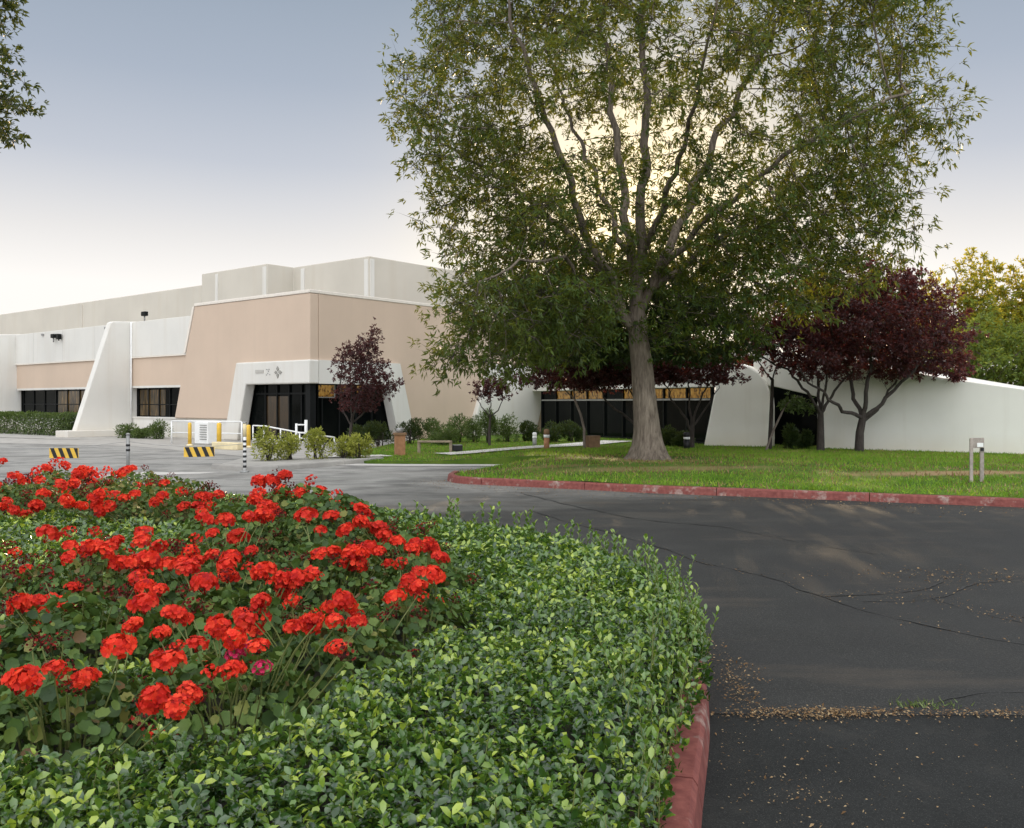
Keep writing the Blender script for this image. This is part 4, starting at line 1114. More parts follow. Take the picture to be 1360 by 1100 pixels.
mb = MB(); mb.box((.115, .1, .42), (.07, .07, .90)); mb.build("post", M["grey_wood"], root, .006)
mb = MB(); mb.prism([(-.14, -.135, .68), (.15, .06, .68), (.15, .06, .88), (-.14, -.135, .88)], [(-.14, -.115, .68), (.15, .08, .68), (.15, .08, .88), (-.14, -.115, .88)]); mb.build("panel", M["grey_wood"], root)
mb = MB(); mb.prism([(0.0, -.055, .70), (.13, .033, .70), (.13, .033, .78), (0.0, -.055, .78)], [(0.0, -.03, .70), (.13, .05, .70), (.13, .05, .78), (0.0, -.03, .78)]); mb.build("white_tag", M["white_paint"], root)
mb = MB(); mb.box((.115, .06, .65), (.06, .04, .06)); mb.build("bracket", M["black_paint"], root)
tag(root, "weathered grey two-post stand with a small white tag on the lawn", "stand")

# ================================================================== TREES
def px3(px, py, d): return (at(px, d).x, d, zat(py, d))
# --- the big ash
d0 = 24.2
base = on_lawn(862, d0); bz = base.z
sk = Skel()
ST = 0.36
tr = sk.limb([(base.x, d0, bz - .15), (base.x, d0, bz + .12), px3(861, 590, d0), px3(857, 540, d0), px3(853, 490, d0), px3(848, 450, d0), px3(846, 420, d0)], -1, .56, .30, .3)
_zr = [(-.2, .60), (.12, .455), (.35, .385), (.7, .345), (1.3, .32), (2.2, .295), (3.2, .265), (4.4, .245), (9, .2)]
for i in tr: sk.r[i] = float(np.interp(sk.P[i][2] - bz, [a for a, _ in _zr], [b_ for _, b_ in _zr]))
def L_(pts, par, r0, r1): return sk.limb([sk.P[par]] + [px3(*p) for p in pts], par, r0, r1, ST)
top = tr[-1]; low = tr[-4]
l1 = L_([(812, 368, 23.6), (785, 325, 23.2), (760, 262, 22.8), (740, 190, 22.4), (705, 100, 22.0), (675, 10, 21.8)], low, .14, .04)
c1 = L_([(838, 340, 24.4), (828, 250, 24.8), (815, 160, 25.2), (804, 60, 25.6), (800, -60, 25.8)], top, .15, .04)
c2 = L_([(853, 340, 24.0), (858, 250, 23.5), (852, 150, 23.0), (860, 40, 22.6), (872, -90, 22.4)], top, .16, .04)
r1 = L_([(876, 350, 24.4), (905, 290, 25.0), (945, 200, 25.6), (990, 110, 26.2), (1040, 20, 26.8), (1080, -70, 27)], top, .14, .04)
r2 = sk.limb([sk.P[r1[2]]] + [px3(*p) for p in [(930, 300, 23.6), (990, 248, 22.6), (1060, 195, 21.8), (1140, 150, 21.4), (1215, 118, 21.2)]], r1[2], .10, .03, ST)
r3 = sk.limb([sk.P[r1[1]]] + [px3(*p) for p in [(950, 318, 25.5), (1040, 292, 27.0), (1130, 270, 28.0)]], r1[1], .10, .03, ST)
l2 = sk.limb([sk.P[l1[4]]] + [px3(*p) for p in [(720, 280, 24.2), (650, 225, 25.5), (575, 180, 26.5)]], l1[4], .10, .03, ST)
l3 = sk.limb([sk.P[l1[2]]] + [px3(*p) for p in [(750, 345, 22.0), (690, 345, 21.0), (640, 375, 20.4)]], l1[2], .07, .02, ST)
c3 = sk.limb([sk.P[c1[3]]] + [px3(*p) for p in [(790, 240, 27), (745, 130, 29), (720, 20, 30)]], c1[3], .09, .025, ST)
c4 = sk.limb([sk.P[c2[3]]] + [px3(*p) for p in [(900, 230, 22), (925, 120, 20.5), (950, 10, 19.5)]], c2[3], .09, .025, ST)
crown = [(640, -170), (900, -230), (1100, -170), (1180, -70), (1225, 0), (1272, 35), (1248, 90), (1300, 150), (1275, 185), (1215, 222), (1180, 262), (1212, 318), (1150, 345), (1060, 395), (1000, 445), (950, 440),
         (880, 390), (840, 365), (800, 400), (740, 470), (700, 500), (650, 485), (596, 490), (594, 450), (622, 385), (578, 312), (592, 285), (565, 232), (520, 192), (494, 150), (505, 92), (560, 104), (572, 50), (566, 10), (600, -60)]
_cc = np.array([890, 150]); crown = [tuple(_cc + (np.array(q) - _cc) * (.915 if q[0] > 890 else .965)) for q in crown]
A = px_cloud(crown, d0, 4600, 6.4, clumps=380, clump_r=0.62)
inner = np.abs((A[:, 0] - 4.0) / 7.5) ** 2 + np.abs((A[:, 1] - d0) / 6.5) ** 2 + np.abs((A[:, 2] - 9.5) / 6.5) ** 2
A = A[(inner > 0.30) & (A[:, 2] > 2.4)]
low_left = px_cloud([(602, 485), (600, 450), (625, 390), (660, 352), (760, 355), (812, 400), (770, 455), (735, 470), (700, 492), (650, 482)], 21.8, 900, 2.4, clumps=110, clump_r=.42)
low_right = px_cloud([(960, 330), (1080, 262), (1175, 268), (1200, 316), (1150, 345), (1060, 392), (1000, 438), (950, 430)], 23.0, 620, 2.8, clumps=80, clump_r=.45)
A = np.vstack([A, low_left[low_left[:, 2] > 2.5], low_right])
A = A[(np.arctan2(A[:, 0], A[:, 1]) < R(26.3)) & (np.arctan2(A[:, 0], A[:, 1]) > R(-8.0))]
sk.colonise(A, ST, 0.5, 2.6, 140, 16000)
TRIM = np.array(crown, float)
def outside_crown(C):
    px = C[:, 0] * 1200 / C[:, 1] + 680; py = 535 - (C[:, 2] - EYE) * 1200 / C[:, 1]
    return (C[:, 2] < 2.2)
make_tree("ash_tree", "large spreading ash tree with a thick grey trunk on the lawn", "tree", (base.x, d0, bz), sk, M["ash_leaf"], M["bark"], 0.175, 0.26, 8, 0.62, tip_r=.009, flute=.40, droop=.3, thick=.022, drop=outside_crown, multi=10, sigma=.30)
print("ash nodes", len(sk.P))

def small_tree(name, label, px, d, stems, poly, n, depth, leaf, barkm, L, W, per, step=.16, dk=.24, clumps=None, group=None, r0=.09, z=None, thick=.012, extra=.7, droop=.05, clump_r=.45, lawn=True, trunk_pts=None, spread=1.0, bias=0.0, tip_r=.005, multi=4, sigma=.14):
    b = on_lawn(px, d) if lawn else at(px, d)
    if z is not None: b.z = z
    s = Skel()
    ids = s.limb([(b.x, b.y, b.z - .1)] + [px3(x, y, dd) for x, y, dd in trunk_pts], -1, r0, r0 * .72, step)
    for st in stems:
        k = ids[max(0, len(ids) - 1 - st[0])]
        s.limb([s.P[k]] + [px3(x, y, dd) for x, y, dd in st[2]], k, st[1], st[1] * .35, step)
    A = px_cloud(poly, d, n, depth, clumps=clumps, clump_r=clump_r)
    zmin = zat(max(q[1] for q in poly) - 6, d)
    A = A[A[:, 2] > zmin + .15]
    s.colonise(A, step, dk, 1.2, 90, 5000)
    return make_tree(name, label, "tree", tuple(b), s, leaf, barkm, L, W, per, extra, group, tip_r=tip_r, thick=thick, droop=droop, spread=spread, rnd_bias=bias, multi=multi, sigma=sigma, zmin=zmin)
PG = "purple leaved plum trees"
# big plum at the right
small_tree("plum_tree", "broad dark purple plum tree with a fan of limbs, rightmost before the white wall", 1141, 31.8,
    [(0, .075, [(1118, 545, 31.4), (1092, 520, 31), (1060, 495, 30.6)]), (0, .08, [(1135, 530, 32.2), (1120, 480, 32.6), (1105, 430, 33)]), (0, .085, [(1150, 520, 31.6), (1158, 470, 31.4), (1160, 410, 31)]),
     (0, .08, [(1172, 535, 31.6), (1205, 500, 31.2), (1240, 460, 30.8)]), (1, .06, [(1165, 545, 32.4), (1190, 505, 33), (1215, 450, 33.6)])],
    [(1010, 470), (1030, 420), (1060, 385), (1100, 372), (1140, 356), (1180, 362), (1210, 380), (1236, 410), (1262, 425), (1290, 455), (1280, 490), (1230, 498), (1195, 512), (1150, 496), (1110, 500), (1050, 498)],
    2300, 3.0, M["plum_leaf"], M["plum_bark"], .13, .52, 9, step=.2, dk=.28, clumps=110, group=PG, r0=.17, thick=.016, trunk_pts=[(1142, 575, 31.8), (1146, 555, 31.8)], extra=.75)
small_tree("plum_tree", "airy purple plum tree with open branches, standing left of the broadest plum", 1090, 32.4,
    [(0, .06, [(1075, 525, 32), (1050, 495, 31.6), (1015, 475, 31.2), (990, 462, 31)]), (0, .06, [(1088, 510, 32.8), (1075, 470, 33), (1060, 430, 33.2)]), (0, .06, [(1110, 520, 32.2), (1128, 495, 32), (1140, 480, 31.6)]), (0, .05, [(1098, 505, 31.8), (1105, 460, 31.4), (1105, 410, 31.2)])],
    [(975, 455), (990, 430), (1020, 405), (1050, 385), (1110, 385), (1130, 430), (1130, 470), (1100, 482), (1060, 480), (1020, 472), (985, 468)],
    800, 2.2, M["plum_leaf"], M["plum_bark"], .12, .5, 6, step=.2, dk=.3, clumps=70, group=PG, r0=.15, thick=.012, trunk_pts=[(1090, 570, 32.4), (1090, 550, 32.4)], extra=.45)
small_tree("plum_tree", "thin straight plum tree in front of the white pylon's right edge", 1022, 33.4,
    [(0, .03, [(1005, 480, 33.2), (990, 462, 33)]), (0, .03, [(1035, 480, 33.6), (1050, 455, 33.8)])],
    [(970, 455), (1000, 425), (1050, 430), (1060, 462), (1030, 468), (990, 466)], 260, 1.4, M["plum_leaf"], M["plum_bark"], .12, .5, 6, step=.2, group=PG, r0=.085, trunk_pts=[(1024, 560, 33.4), (1026, 505, 33.4)], extra=.4)
small_tree("sapling", "small leaning sapling with a tuft of olive leaves before the dark recess", 1016, 32.6,
    [(0, .02, [(1050, 530, 32.6), (1060, 525, 32.6)])],
    [(1035, 545), (1045, 525), (1065, 518), (1085, 540), (1075, 555), (1050, 556)], 200, .7, M["shrub_leaf"], M["pale_bark"], .16, .35, 8, step=.15, r0=.045, trunk_pts=[(1028, 570, 32.6), (1040, 545, 32.6)])
# plums in front of the glass wing
small_tree("plum_tree", "purple plum tree on a slender curved pale stem by the brown box", 776, 33.2,
    [(0, .03, [(745, 512, 33), (728, 505, 32.8)]), (0, .03, [(762, 508, 33.6), (775, 490, 34)])],
    [(712, 520), (722, 495), (745, 478), (800, 474), (840, 484), (835, 512), (790, 522), (745, 526)], 900, 1.6, M["plum_leaf"], M["pale_bark"], .13, .5, 9, step=.18, clumps=45, group=PG, r0=.055, trunk_pts=[(776, 570, 33.2), (771, 550, 33.2), (763, 530, 33.2)])
small_tree("plum_tree", "purple plum tree leaning out behind the big ash trunk", 866, 34.0,
    [(0, .06, [(822, 545, 33.6), (802, 528, 33.4), (790, 505, 33)]), (0, .05, [(838, 520, 34.4), (830, 495, 34.8)])],
    [(770, 512), (785, 478), (830, 466), (885, 472), (890, 508), (850, 516), (810, 520)], 800, 1.8, M["plum_leaf"], M["plum_bark"], .13, .5, 9, step=.18, clumps=40, group=PG, r0=.10, trunk_pts=[(858, 585, 34), (845, 565, 34)])
small_tree("plum_tree", "many-stemmed purple plum tree left of the white pylon", 919, 34.6,
    [(2, .055, [(905, 550, 34.4), (893, 530, 34.2), (880, 505, 34)]), (1, .055, [(917, 530, 34.8), (912, 495, 35)]), (0, .05, [(930, 535, 34.6), (940, 505, 34.4)]), (1, .045, [(935, 545, 35), (955, 515, 35.2)])],
    [(868, 510), (872, 478), (910, 462), (955, 468), (962, 495), (945, 516), (900, 518)], 800, 1.7, M["plum_leaf"], M["plum_bark"], .13, .5, 9, step=.18, clumps=40, group=PG, r0=.11, trunk_pts=[(919, 575, 34.6), (920, 560, 34.6)])
small_tree("plum_tree", "small young purple plum tree on the lawn before the white sloping wall", 650, 36.5,
    [(0, .03, [(640, 540, 36.4), (632, 525, 36.4)]), (0, .03, [(660, 545, 36.6), (672, 525, 36.6)]), (0, .03, [(651, 535, 36.5), (652, 515, 36.5)])],
    [(624, 520), (632, 505), (655, 498), (678, 506), (680, 528), (662, 540), (640, 540)], 330, .85, M["plum_leaf"], M["plum_bark"], .12, .52, 8, step=.13, group=PG, r0=.065, trunk_pts=[(650, 570, 36.5), (651, 555, 36.5)], extra=.6)
small_tree("plum_tree", "upright spiky purple plum tree in front of the corner entrance", 464, 35.0,
    [(1, .04, [(456, 545, 35), (452, 510, 35), (455, 475, 35)]), (0, .05, [(472, 545, 35), (482, 500, 35), (494, 440, 35)]), (0, .04, [(480, 552, 35.2), (500, 520, 35.4), (524, 512, 35.6)]), (0, .035, [(466, 540, 34.7), (470, 490, 34.4)])],
    [(445, 520), (446, 470), (458, 452), (468, 462), (478, 448), (488, 440), (495, 428), (503, 440), (502, 460), (512, 478), (514, 500), (536, 510), (530, 518), (510, 528), (498, 548), (478, 556), (455, 545)], 900, 1.1, M["plum_leaf"], M["plum_bark"], .12, .42, 7, step=.13, dk=.19, group=PG, r0=.075, trunk_pts=[(465, 578, 35), (467, 562, 35)], extra=.5, z=.05)
# dense dark tree behind the ash
small_tree("evergreen_tree", "dense dark green tree filling the space behind the ash trunk", 863, 30.2,
    [(2, .12, [(830, 480, 30.4), (760, 440, 30.8), (715, 430, 31)]), (0, .12, [(850, 420, 30.2), (840, 390, 30.2)]), (1, .12, [(920, 440, 30), (965, 420, 29.8)]), (0, .1, [(890, 400, 30.6), (895, 380, 31)])],
    [(700, 480), (690, 440), (705, 405), (760, 385), (830, 368), (905, 372), (960, 380), (990, 420), (985, 450), (955, 482), (900, 492), (840, 490), (770, 492), (730, 490)],
    2400, 2.6, M["dark_leaf"], M["plum_bark"], .17, .42, 9, step=.25, dk=.36, clumps=130, r0=.2, thick=.02, trunk_pts=[(861, 540, 30.2), (854, 480, 30.2)], clump_r=.6, multi=6, sigma=.24)
# background trees at the right edge
BG = "sun-gilded trees behind the white wing"
def spire_tree(px, d, poly, n, label, depth, clumps=None):
    cx = px
    ys = min(p[1] for p in poly)
    return small_tree("sweetgum_tree", label, px, d, [(0, .08, [(cx - 8, (ys + 500) / 2, d), (cx - 10, ys + 25, d)]), (1, .07, [(cx + 20, 440, d), (cx + 28, ys + 50, d)])], poly, n, depth, M["gum_leaf"], M["pale_bark"], .23, .5, 7, step=.36, dk=.46,
                      clumps=clumps, group=BG, r0=.2, lawn=False, trunk_pts=[(cx, 520, d), (cx, 480, d)], clump_r=.38, thick=.02, extra=.7, tip_r=.01, multi=8, sigma=.17)
spire_tree(1276, 53, [(1224, 490), (1224, 430), (1230, 407), (1233.6, 370), (1238, 352), (1242.4, 370), (1246, 407), (1249, 427), (1252.15, 390), (1256, 372), (1259.85, 390), (1263, 427), (1264, 410), (1267.6, 373), (1272, 355), (1276.4, 373), (1280, 410), (1279, 385), (1283.05, 348), (1288, 330), (1292.95, 348), (1297, 385), (1297, 387), (1301.05, 350), (1306, 332), (1310.95, 350), (1315, 387), (1326, 430), (1326, 490)], 2500, "yellow tipped tree behind the white wing, left of the pair at the picture's right edge", 2.6)
spire_tree(1358, 55, [(1312, 480), (1312, 420), (1317, 397), (1320.6, 360), (1325, 342), (1329.4, 360), (1333, 397), (1333, 393), (1336.6, 356), (1341, 338), (1345.4, 356), (1349, 393), (1349, 397), (1352.6, 360), (1357, 342), (1361.4, 360), (1365, 397), (1366, 390), (1369.6, 353), (1374, 335), (1378.4, 353), (1382, 390), (1384, 400), (1387.6, 363), (1392, 345), (1396.4, 363), (1400, 400), (1412, 420), (1412, 480)], 2400, "yellow tipped tree cut by the right edge of the picture", 2.6)
small_tree("leafy_tree", "low bushy green tree leaning over the sloping end of the white wing", 1330, 46, [(0, .08, [(1310, 480, 46), (1290, 460, 46)]), (0, .08, [(1350, 470, 46), (1375, 450, 46)])],
    [(1255, 505), (1262, 465), (1290, 440), (1330, 450), (1370, 445), (1410, 470), (1420, 540), (1360, 560), (1300, 530)], 1100, 2.4, M["bright_leaf"], M["pale_bark"], .24, .42, 9, step=.34, dk=.48, clumps=70, r0=.16, lawn=False, trunk_pts=[(1330, 540, 46), (1330, 515, 46)], clump_r=.6, multi=6, sigma=.30)
small_tree("leafy_tree", "added hidden dark green tree far behind the broad purple plum, shading the yellow tipped trees", 1165, 74, [(0, .12, [(1140, 450, 74), (1120, 420, 74)]), (0, .12, [(1195, 450, 74), (1225, 425, 74)])],  # unseen tree added to keep low sun off the sweetgums' lower crowns
    [(1075, 500), (1085, 430), (1110, 400), (1150, 385), (1200, 388), (1225, 410), (1232, 440), (1240, 500)], 900, 3.5, M["dark_leaf"], M["pale_bark"], .40, .5, 8, step=.6, dk=.8, clumps=60, r0=.25, lawn=False, trunk_pts=[(1165, 520, 74), (1165, 480, 74)], clump_r=.9, thick=.03, multi=6, sigma=.5)
# tree at the upper left edge
small_tree("shade_tree", "dark leafed tree hanging in from the upper left corner", -190, 17.0,
    [(0, .10, [(-130, 180, 16.6), (-80, 120, 16.2), (-50, 90, 16)]), (2, .09, [(-120, 240, 16.6), (-60, 190, 16.2), (-35, 160, 16)]), (0, .1, [(-110, 100, 17), (-60, 30, 17), (-30, 20, 17)]), (0, .1, [(-190, 60, 17.4), (-170, -60, 17.4)])],
    [(-334, 220), (-364, 92), (-334, -68), (-204, -168), (-96, -118), (-16, -48), (19, -8), (14, 14), (2, 34), (-30, 40), (-16, 58), (16, 62), (22, 90), (9, 82), (-18, 90), (22, 100), (30, 118), (2, 142), (-6, 162), (-32, 174), (-76, 185), (-156, 230)],
    2300, 3.0, M["dark_leaf"], M["bark"], .12, .42, 8, step=.22, dk=.30, clumps=190, r0=.25, lawn=False, trunk_pts=[(-195, 420, 17), (-190, 300, 17)], clump_r=.30, thick=.014, multi=7, sigma=.13)

# ================================================================== SHRUBS
def shrub(name, label, p, w, dpt, h, n, mat, L, W, group=None, cat="shrub", upright=.5, boxy=False, bias=0.0, stems=True, rz=0.0):
    root = empty(name, p, rz)
    if boxy:
        Q = RNG.uniform(-1, 1, (n * 2, 3)) * np.array([w / 2, dpt / 2, h / 2]) + np.array([0, 0, h / 2])
        e = np.maximum.reduce([np.abs(Q[:, 0]) / (w / 2), np.abs(Q[:, 1]) / (dpt / 2), (Q[:, 2]) / h])
        Q = Q[RNG.uniform(size=len(Q)) < e ** 5][:n]
        Q[:, 2] *= 1 + .10 * vnoise(Q + np.array(p), 1.3)
        D = unit(Q - np.array([0, 0, h * .4]) * 1.0)
    else:
        lob = rand_dirs(9) * np.array([.55, .55, .35]) + np.array([0, 0, .55])
        lr = RNG.uniform(.28, .46, 9)
        k = RNG.integers(0, 9, n); dv = rand_dirs(n)
        Q = (lob[k] + dv * lr[k, None] * (RNG.uniform(.35, 1, n) ** .5)[:, None])
        Q[:, 2] = np.abs(Q[:, 2]); Q *= np.array([w / 2 / .95, dpt / 2 / .95, h])
        D = unit(dv + np.array([0, 0, upright]))
    T = unit(D + RNG.normal(size=Q.shape) * .45); Nv = unit(RNG.normal(size=Q.shape) * .7 + np.array([0, 0, 1]))
    l = L * RNG.uniform(.6, 1.3, len(Q))
    V, F, ix = leaf_field(RHOMB, Q, T, Nv, l, l * W)
    r = np.clip(.45 + .3 * vnoise(Q, 2.2, 1.7) + RNG.normal(size=len(Q)) * .2 + bias, 0, 1)
    link_mesh("foliage", leaf_mesh("foliage", [(V, F, ix)], [r]), mat, root)
    if stems:
        mb = MB()
        for k in range(7 if not boxy else int(8 + w * 2)):
            a = random.uniform(0, math.tau)
            x0 = random.uniform(-.42, .42) * w if boxy else math.cos(a) * .08 * w; y0 = 0 if boxy else math.sin(a) * .08 * dpt
            x1 = x0 + random.uniform(-.2, .2) * min(w, 1); y1 = random.uniform(-.25, .25) * dpt
            mb.tube([(x0, y0, -.05), ((x0 + x1) / 2, (y0 + y1) / 2, h * .35), (x1, y1, h * .7)], [.02, .015, .008], 5)
        mb.build("stems", M["plum_bark"], root)
    return tag(root, label, cat, group)
SG = "yellow green shrubs in the kerbed island"
for px, d, w, h, lab in ((356, 26.6, .78, .80, "leftmost yellow green shrub in the kerbed island, nearest the banded post"), (385, 27.0, .66, .74, "second yellow green shrub from the banded post in the kerbed island"), (421, 27.4, .72, .78, "middle yellow green shrub below the white pipe gate"),
                         (456, 27.9, .58, .62, "small round yellow green shrub near the island's right end"), (476, 27.7, .66, .72, "rightmost yellow green shrub at the rounded end of the island")):
    p = at(px, d); p.z = .10
    shrub("island_shrub", lab, p, w * 1.4, w * 1.2, h * .95, 1300, M["lime_leaf"], .095, .45, SG)
# planting along the wall right of the entrance
rows = [(545, 38.6, 1.3, .95, "dark", "rounded dark shrub beside the entrance frame's right leg"), (575, 39.2, 1.7, .85, "mid", "leafy green shrub behind the low wooden rail"), (608, 39.6, 1.7, 1.0, "mid", "tall light green shrub behind the black spotlight"),
        (632, 40.4, 1.5, .95, "mid", "grey green shrub left of the young plum stem"), (672, 40.2, 1.6, 1.0, "mid", "light green shrub right of the young plum stem"), (700, 40.8, 1.2, .7, "dark", "low dark shrub at the white leg's foot"),
        (735, 40.0, 1.5, .75, "dark", "dark shrub left of the brown box before the glass"), (762, 40.0, 1.2, .75, "dark", "dark shrub behind the curved plum stem"), (888, 36.5, .9, .6, "dark", "dark shrub right of the ash trunk before the glass"),
        (905, 35.9, 1.0, .55, "dark", "low dark shrub behind the black path lamp"), (505, 36.6, 1.6, .8, "dark", "dark green shrub under the entrance glass, left of the terracotta pillar"), (478, 37.0, 1.1, .75, "dark", "dark green shrub under the spiky plum tree"),
        (1050, 33.8, .8, .75, "dark", "shaded green shrub at the foot of the dark recess"), (1070, 34.2, .6, .55, "dark", "small dark shrub by the recess's cream jamb"), (590, 37.2, 1.3, .55, "mid", "low flowering shrub just behind the low rail"), (648, 39.0, .9, 1.2, "mid", "tall leafy shrub behind the young plum tree")]
for px, d, w, h, k, lab in rows:
    p = on_lawn(px, d)
    shrub("garden_shrub", lab, p, w, w * .8, h, 1700, M["shrub_leaf"] if k == "mid" else M["dark_leaf"], .13, .3, "shrubs along the building's foot", upright=.9)
# left: clipped hedge and loose shrubs below the windows
hp = (at(30, 53.5) + at(60, 52)) / 2
a, b_ = at(-60, 57.5), at(104, 48.6)
shrub("clipped_hedge", "long clipped green hedge below the left windows", (a + b_) / 2, (b_ - a).length, 1.2, 1.2, 30000, M["shrub_leaf"], .13, .5, cat="hedge", boxy=True, rz=math.atan2((b_ - a).y, (b_ - a).x))
for px, d, w, h, lab in ((170, 46.0, 1.4, .6, "pale green shrub right of the fin's plinth"), (210, 44.6, 1.3, .72, "round green shrub below the right window"), (192, 45.4, 1.3, .45, "low spreading shrub between two rounder shrubs by the fin")):
    shrub("wall_shrub", lab, at(px, d), w, w * .8, h, 1500, M["shrub_leaf"], .13, .32, "shrubs below the right window")

# ================================================================== FOREGROUND HEDGE
def bed_edge(P): return seg_dist(P, HEDGE_LINE, False)
HH = 0.60
GREEN_CLUMPS = []   # geranium domes: x, y, r, top
near_c = [(-2.35, 3.55, .55, .72), (-1.75, 3.5, .55, .74), (-1.2, 3.75, .5, .76), (-0.85, 4.35, .45, .78), (-2.9, 4.4, .6, .82), (-2.2, 4.6, .6, .82), (-1.5, 4.75, .55, .82), (-0.62, 5.1, .45, .82),
          (-3.5, 5.6, .6, .84), (-2.75, 5.9, .6, .84), (-1.95, 5.9, .6, .88), (-1.2, 5.9, .55, .90), (-0.58, 6.1, .42, .82), (-2.15, 7.0, .6, 1.0), (-1.4, 7.2, .62, 1.06), (-1.85, 7.8, .6, 1.10), (-0.85, 7.0, .45, .88)]
far_c = [(-6.6, 11.0, .75, .88), (-5.7, 10.6, .7, .86), (-4.8, 10.8, .7, .88), (-4.1, 10.3, .65, .86), (-3.5, 9.9, .55, .84), (-6.0, 11.9, .7, .92), (-5.0, 11.9, .7, .92), (-7.4, 11.8, .7, .90), (-2.9, 9.5, .5, .82), (-4.2, 11.4, .6, .86)]
CL = np.array(near_c + far_c)
def dome(P):
    """height of the geranium mass at P and the clump index"""
    h = np.full(len(P), -1.0); idx = np.zeros(len(P), int)
    for k, (x, y, r, t) in enumerate(CL):
        d = np.hypot(P[:, 0] - x, P[:, 1] - y) / r
        v = t * np.sqrt(np.clip(1 - (d * .82) ** 2, 0, 1)) * (d < 1.15)
        m = v > h; h[m] = v[m]; idx[m] = k
    return h, idx
def hedge_h(P):
    e = bed_edge(P)
    h = HH - .05 * np.clip((P[:, 1] - 5.0) / 2, 0, 1) + .045 * vnoise(P, 0.9, 5.0) + .03 * vnoise(P, 2.6, 9.0)
    rise = np.clip((e + 0.03) / (0.36 + .38 * np.clip((P[:, 1] - 5.3) / 2, 0, 1)), 0, 1)
    return .10 + (h - .10) * np.sqrt(1 - (1 - rise) ** 2.2)
_off = np.where(kerb_line[:, 1] < 5, np.clip(.01 + (5.3 - kerb_line[:, 1]) * .08, 0, .13), .01)
_HT = np.gradient(kerb_line, axis=0); _HT = _HT / np.linalg.norm(_HT, axis=1, keepdims=True)
HEDGE_LINE = kerb_line + np.stack([-_HT[:, 1], _HT[:, 0]], 1) * _off[:, None]
HP = np.vstack([HEDGE_LINE, [(-11.5, 1.5)]])
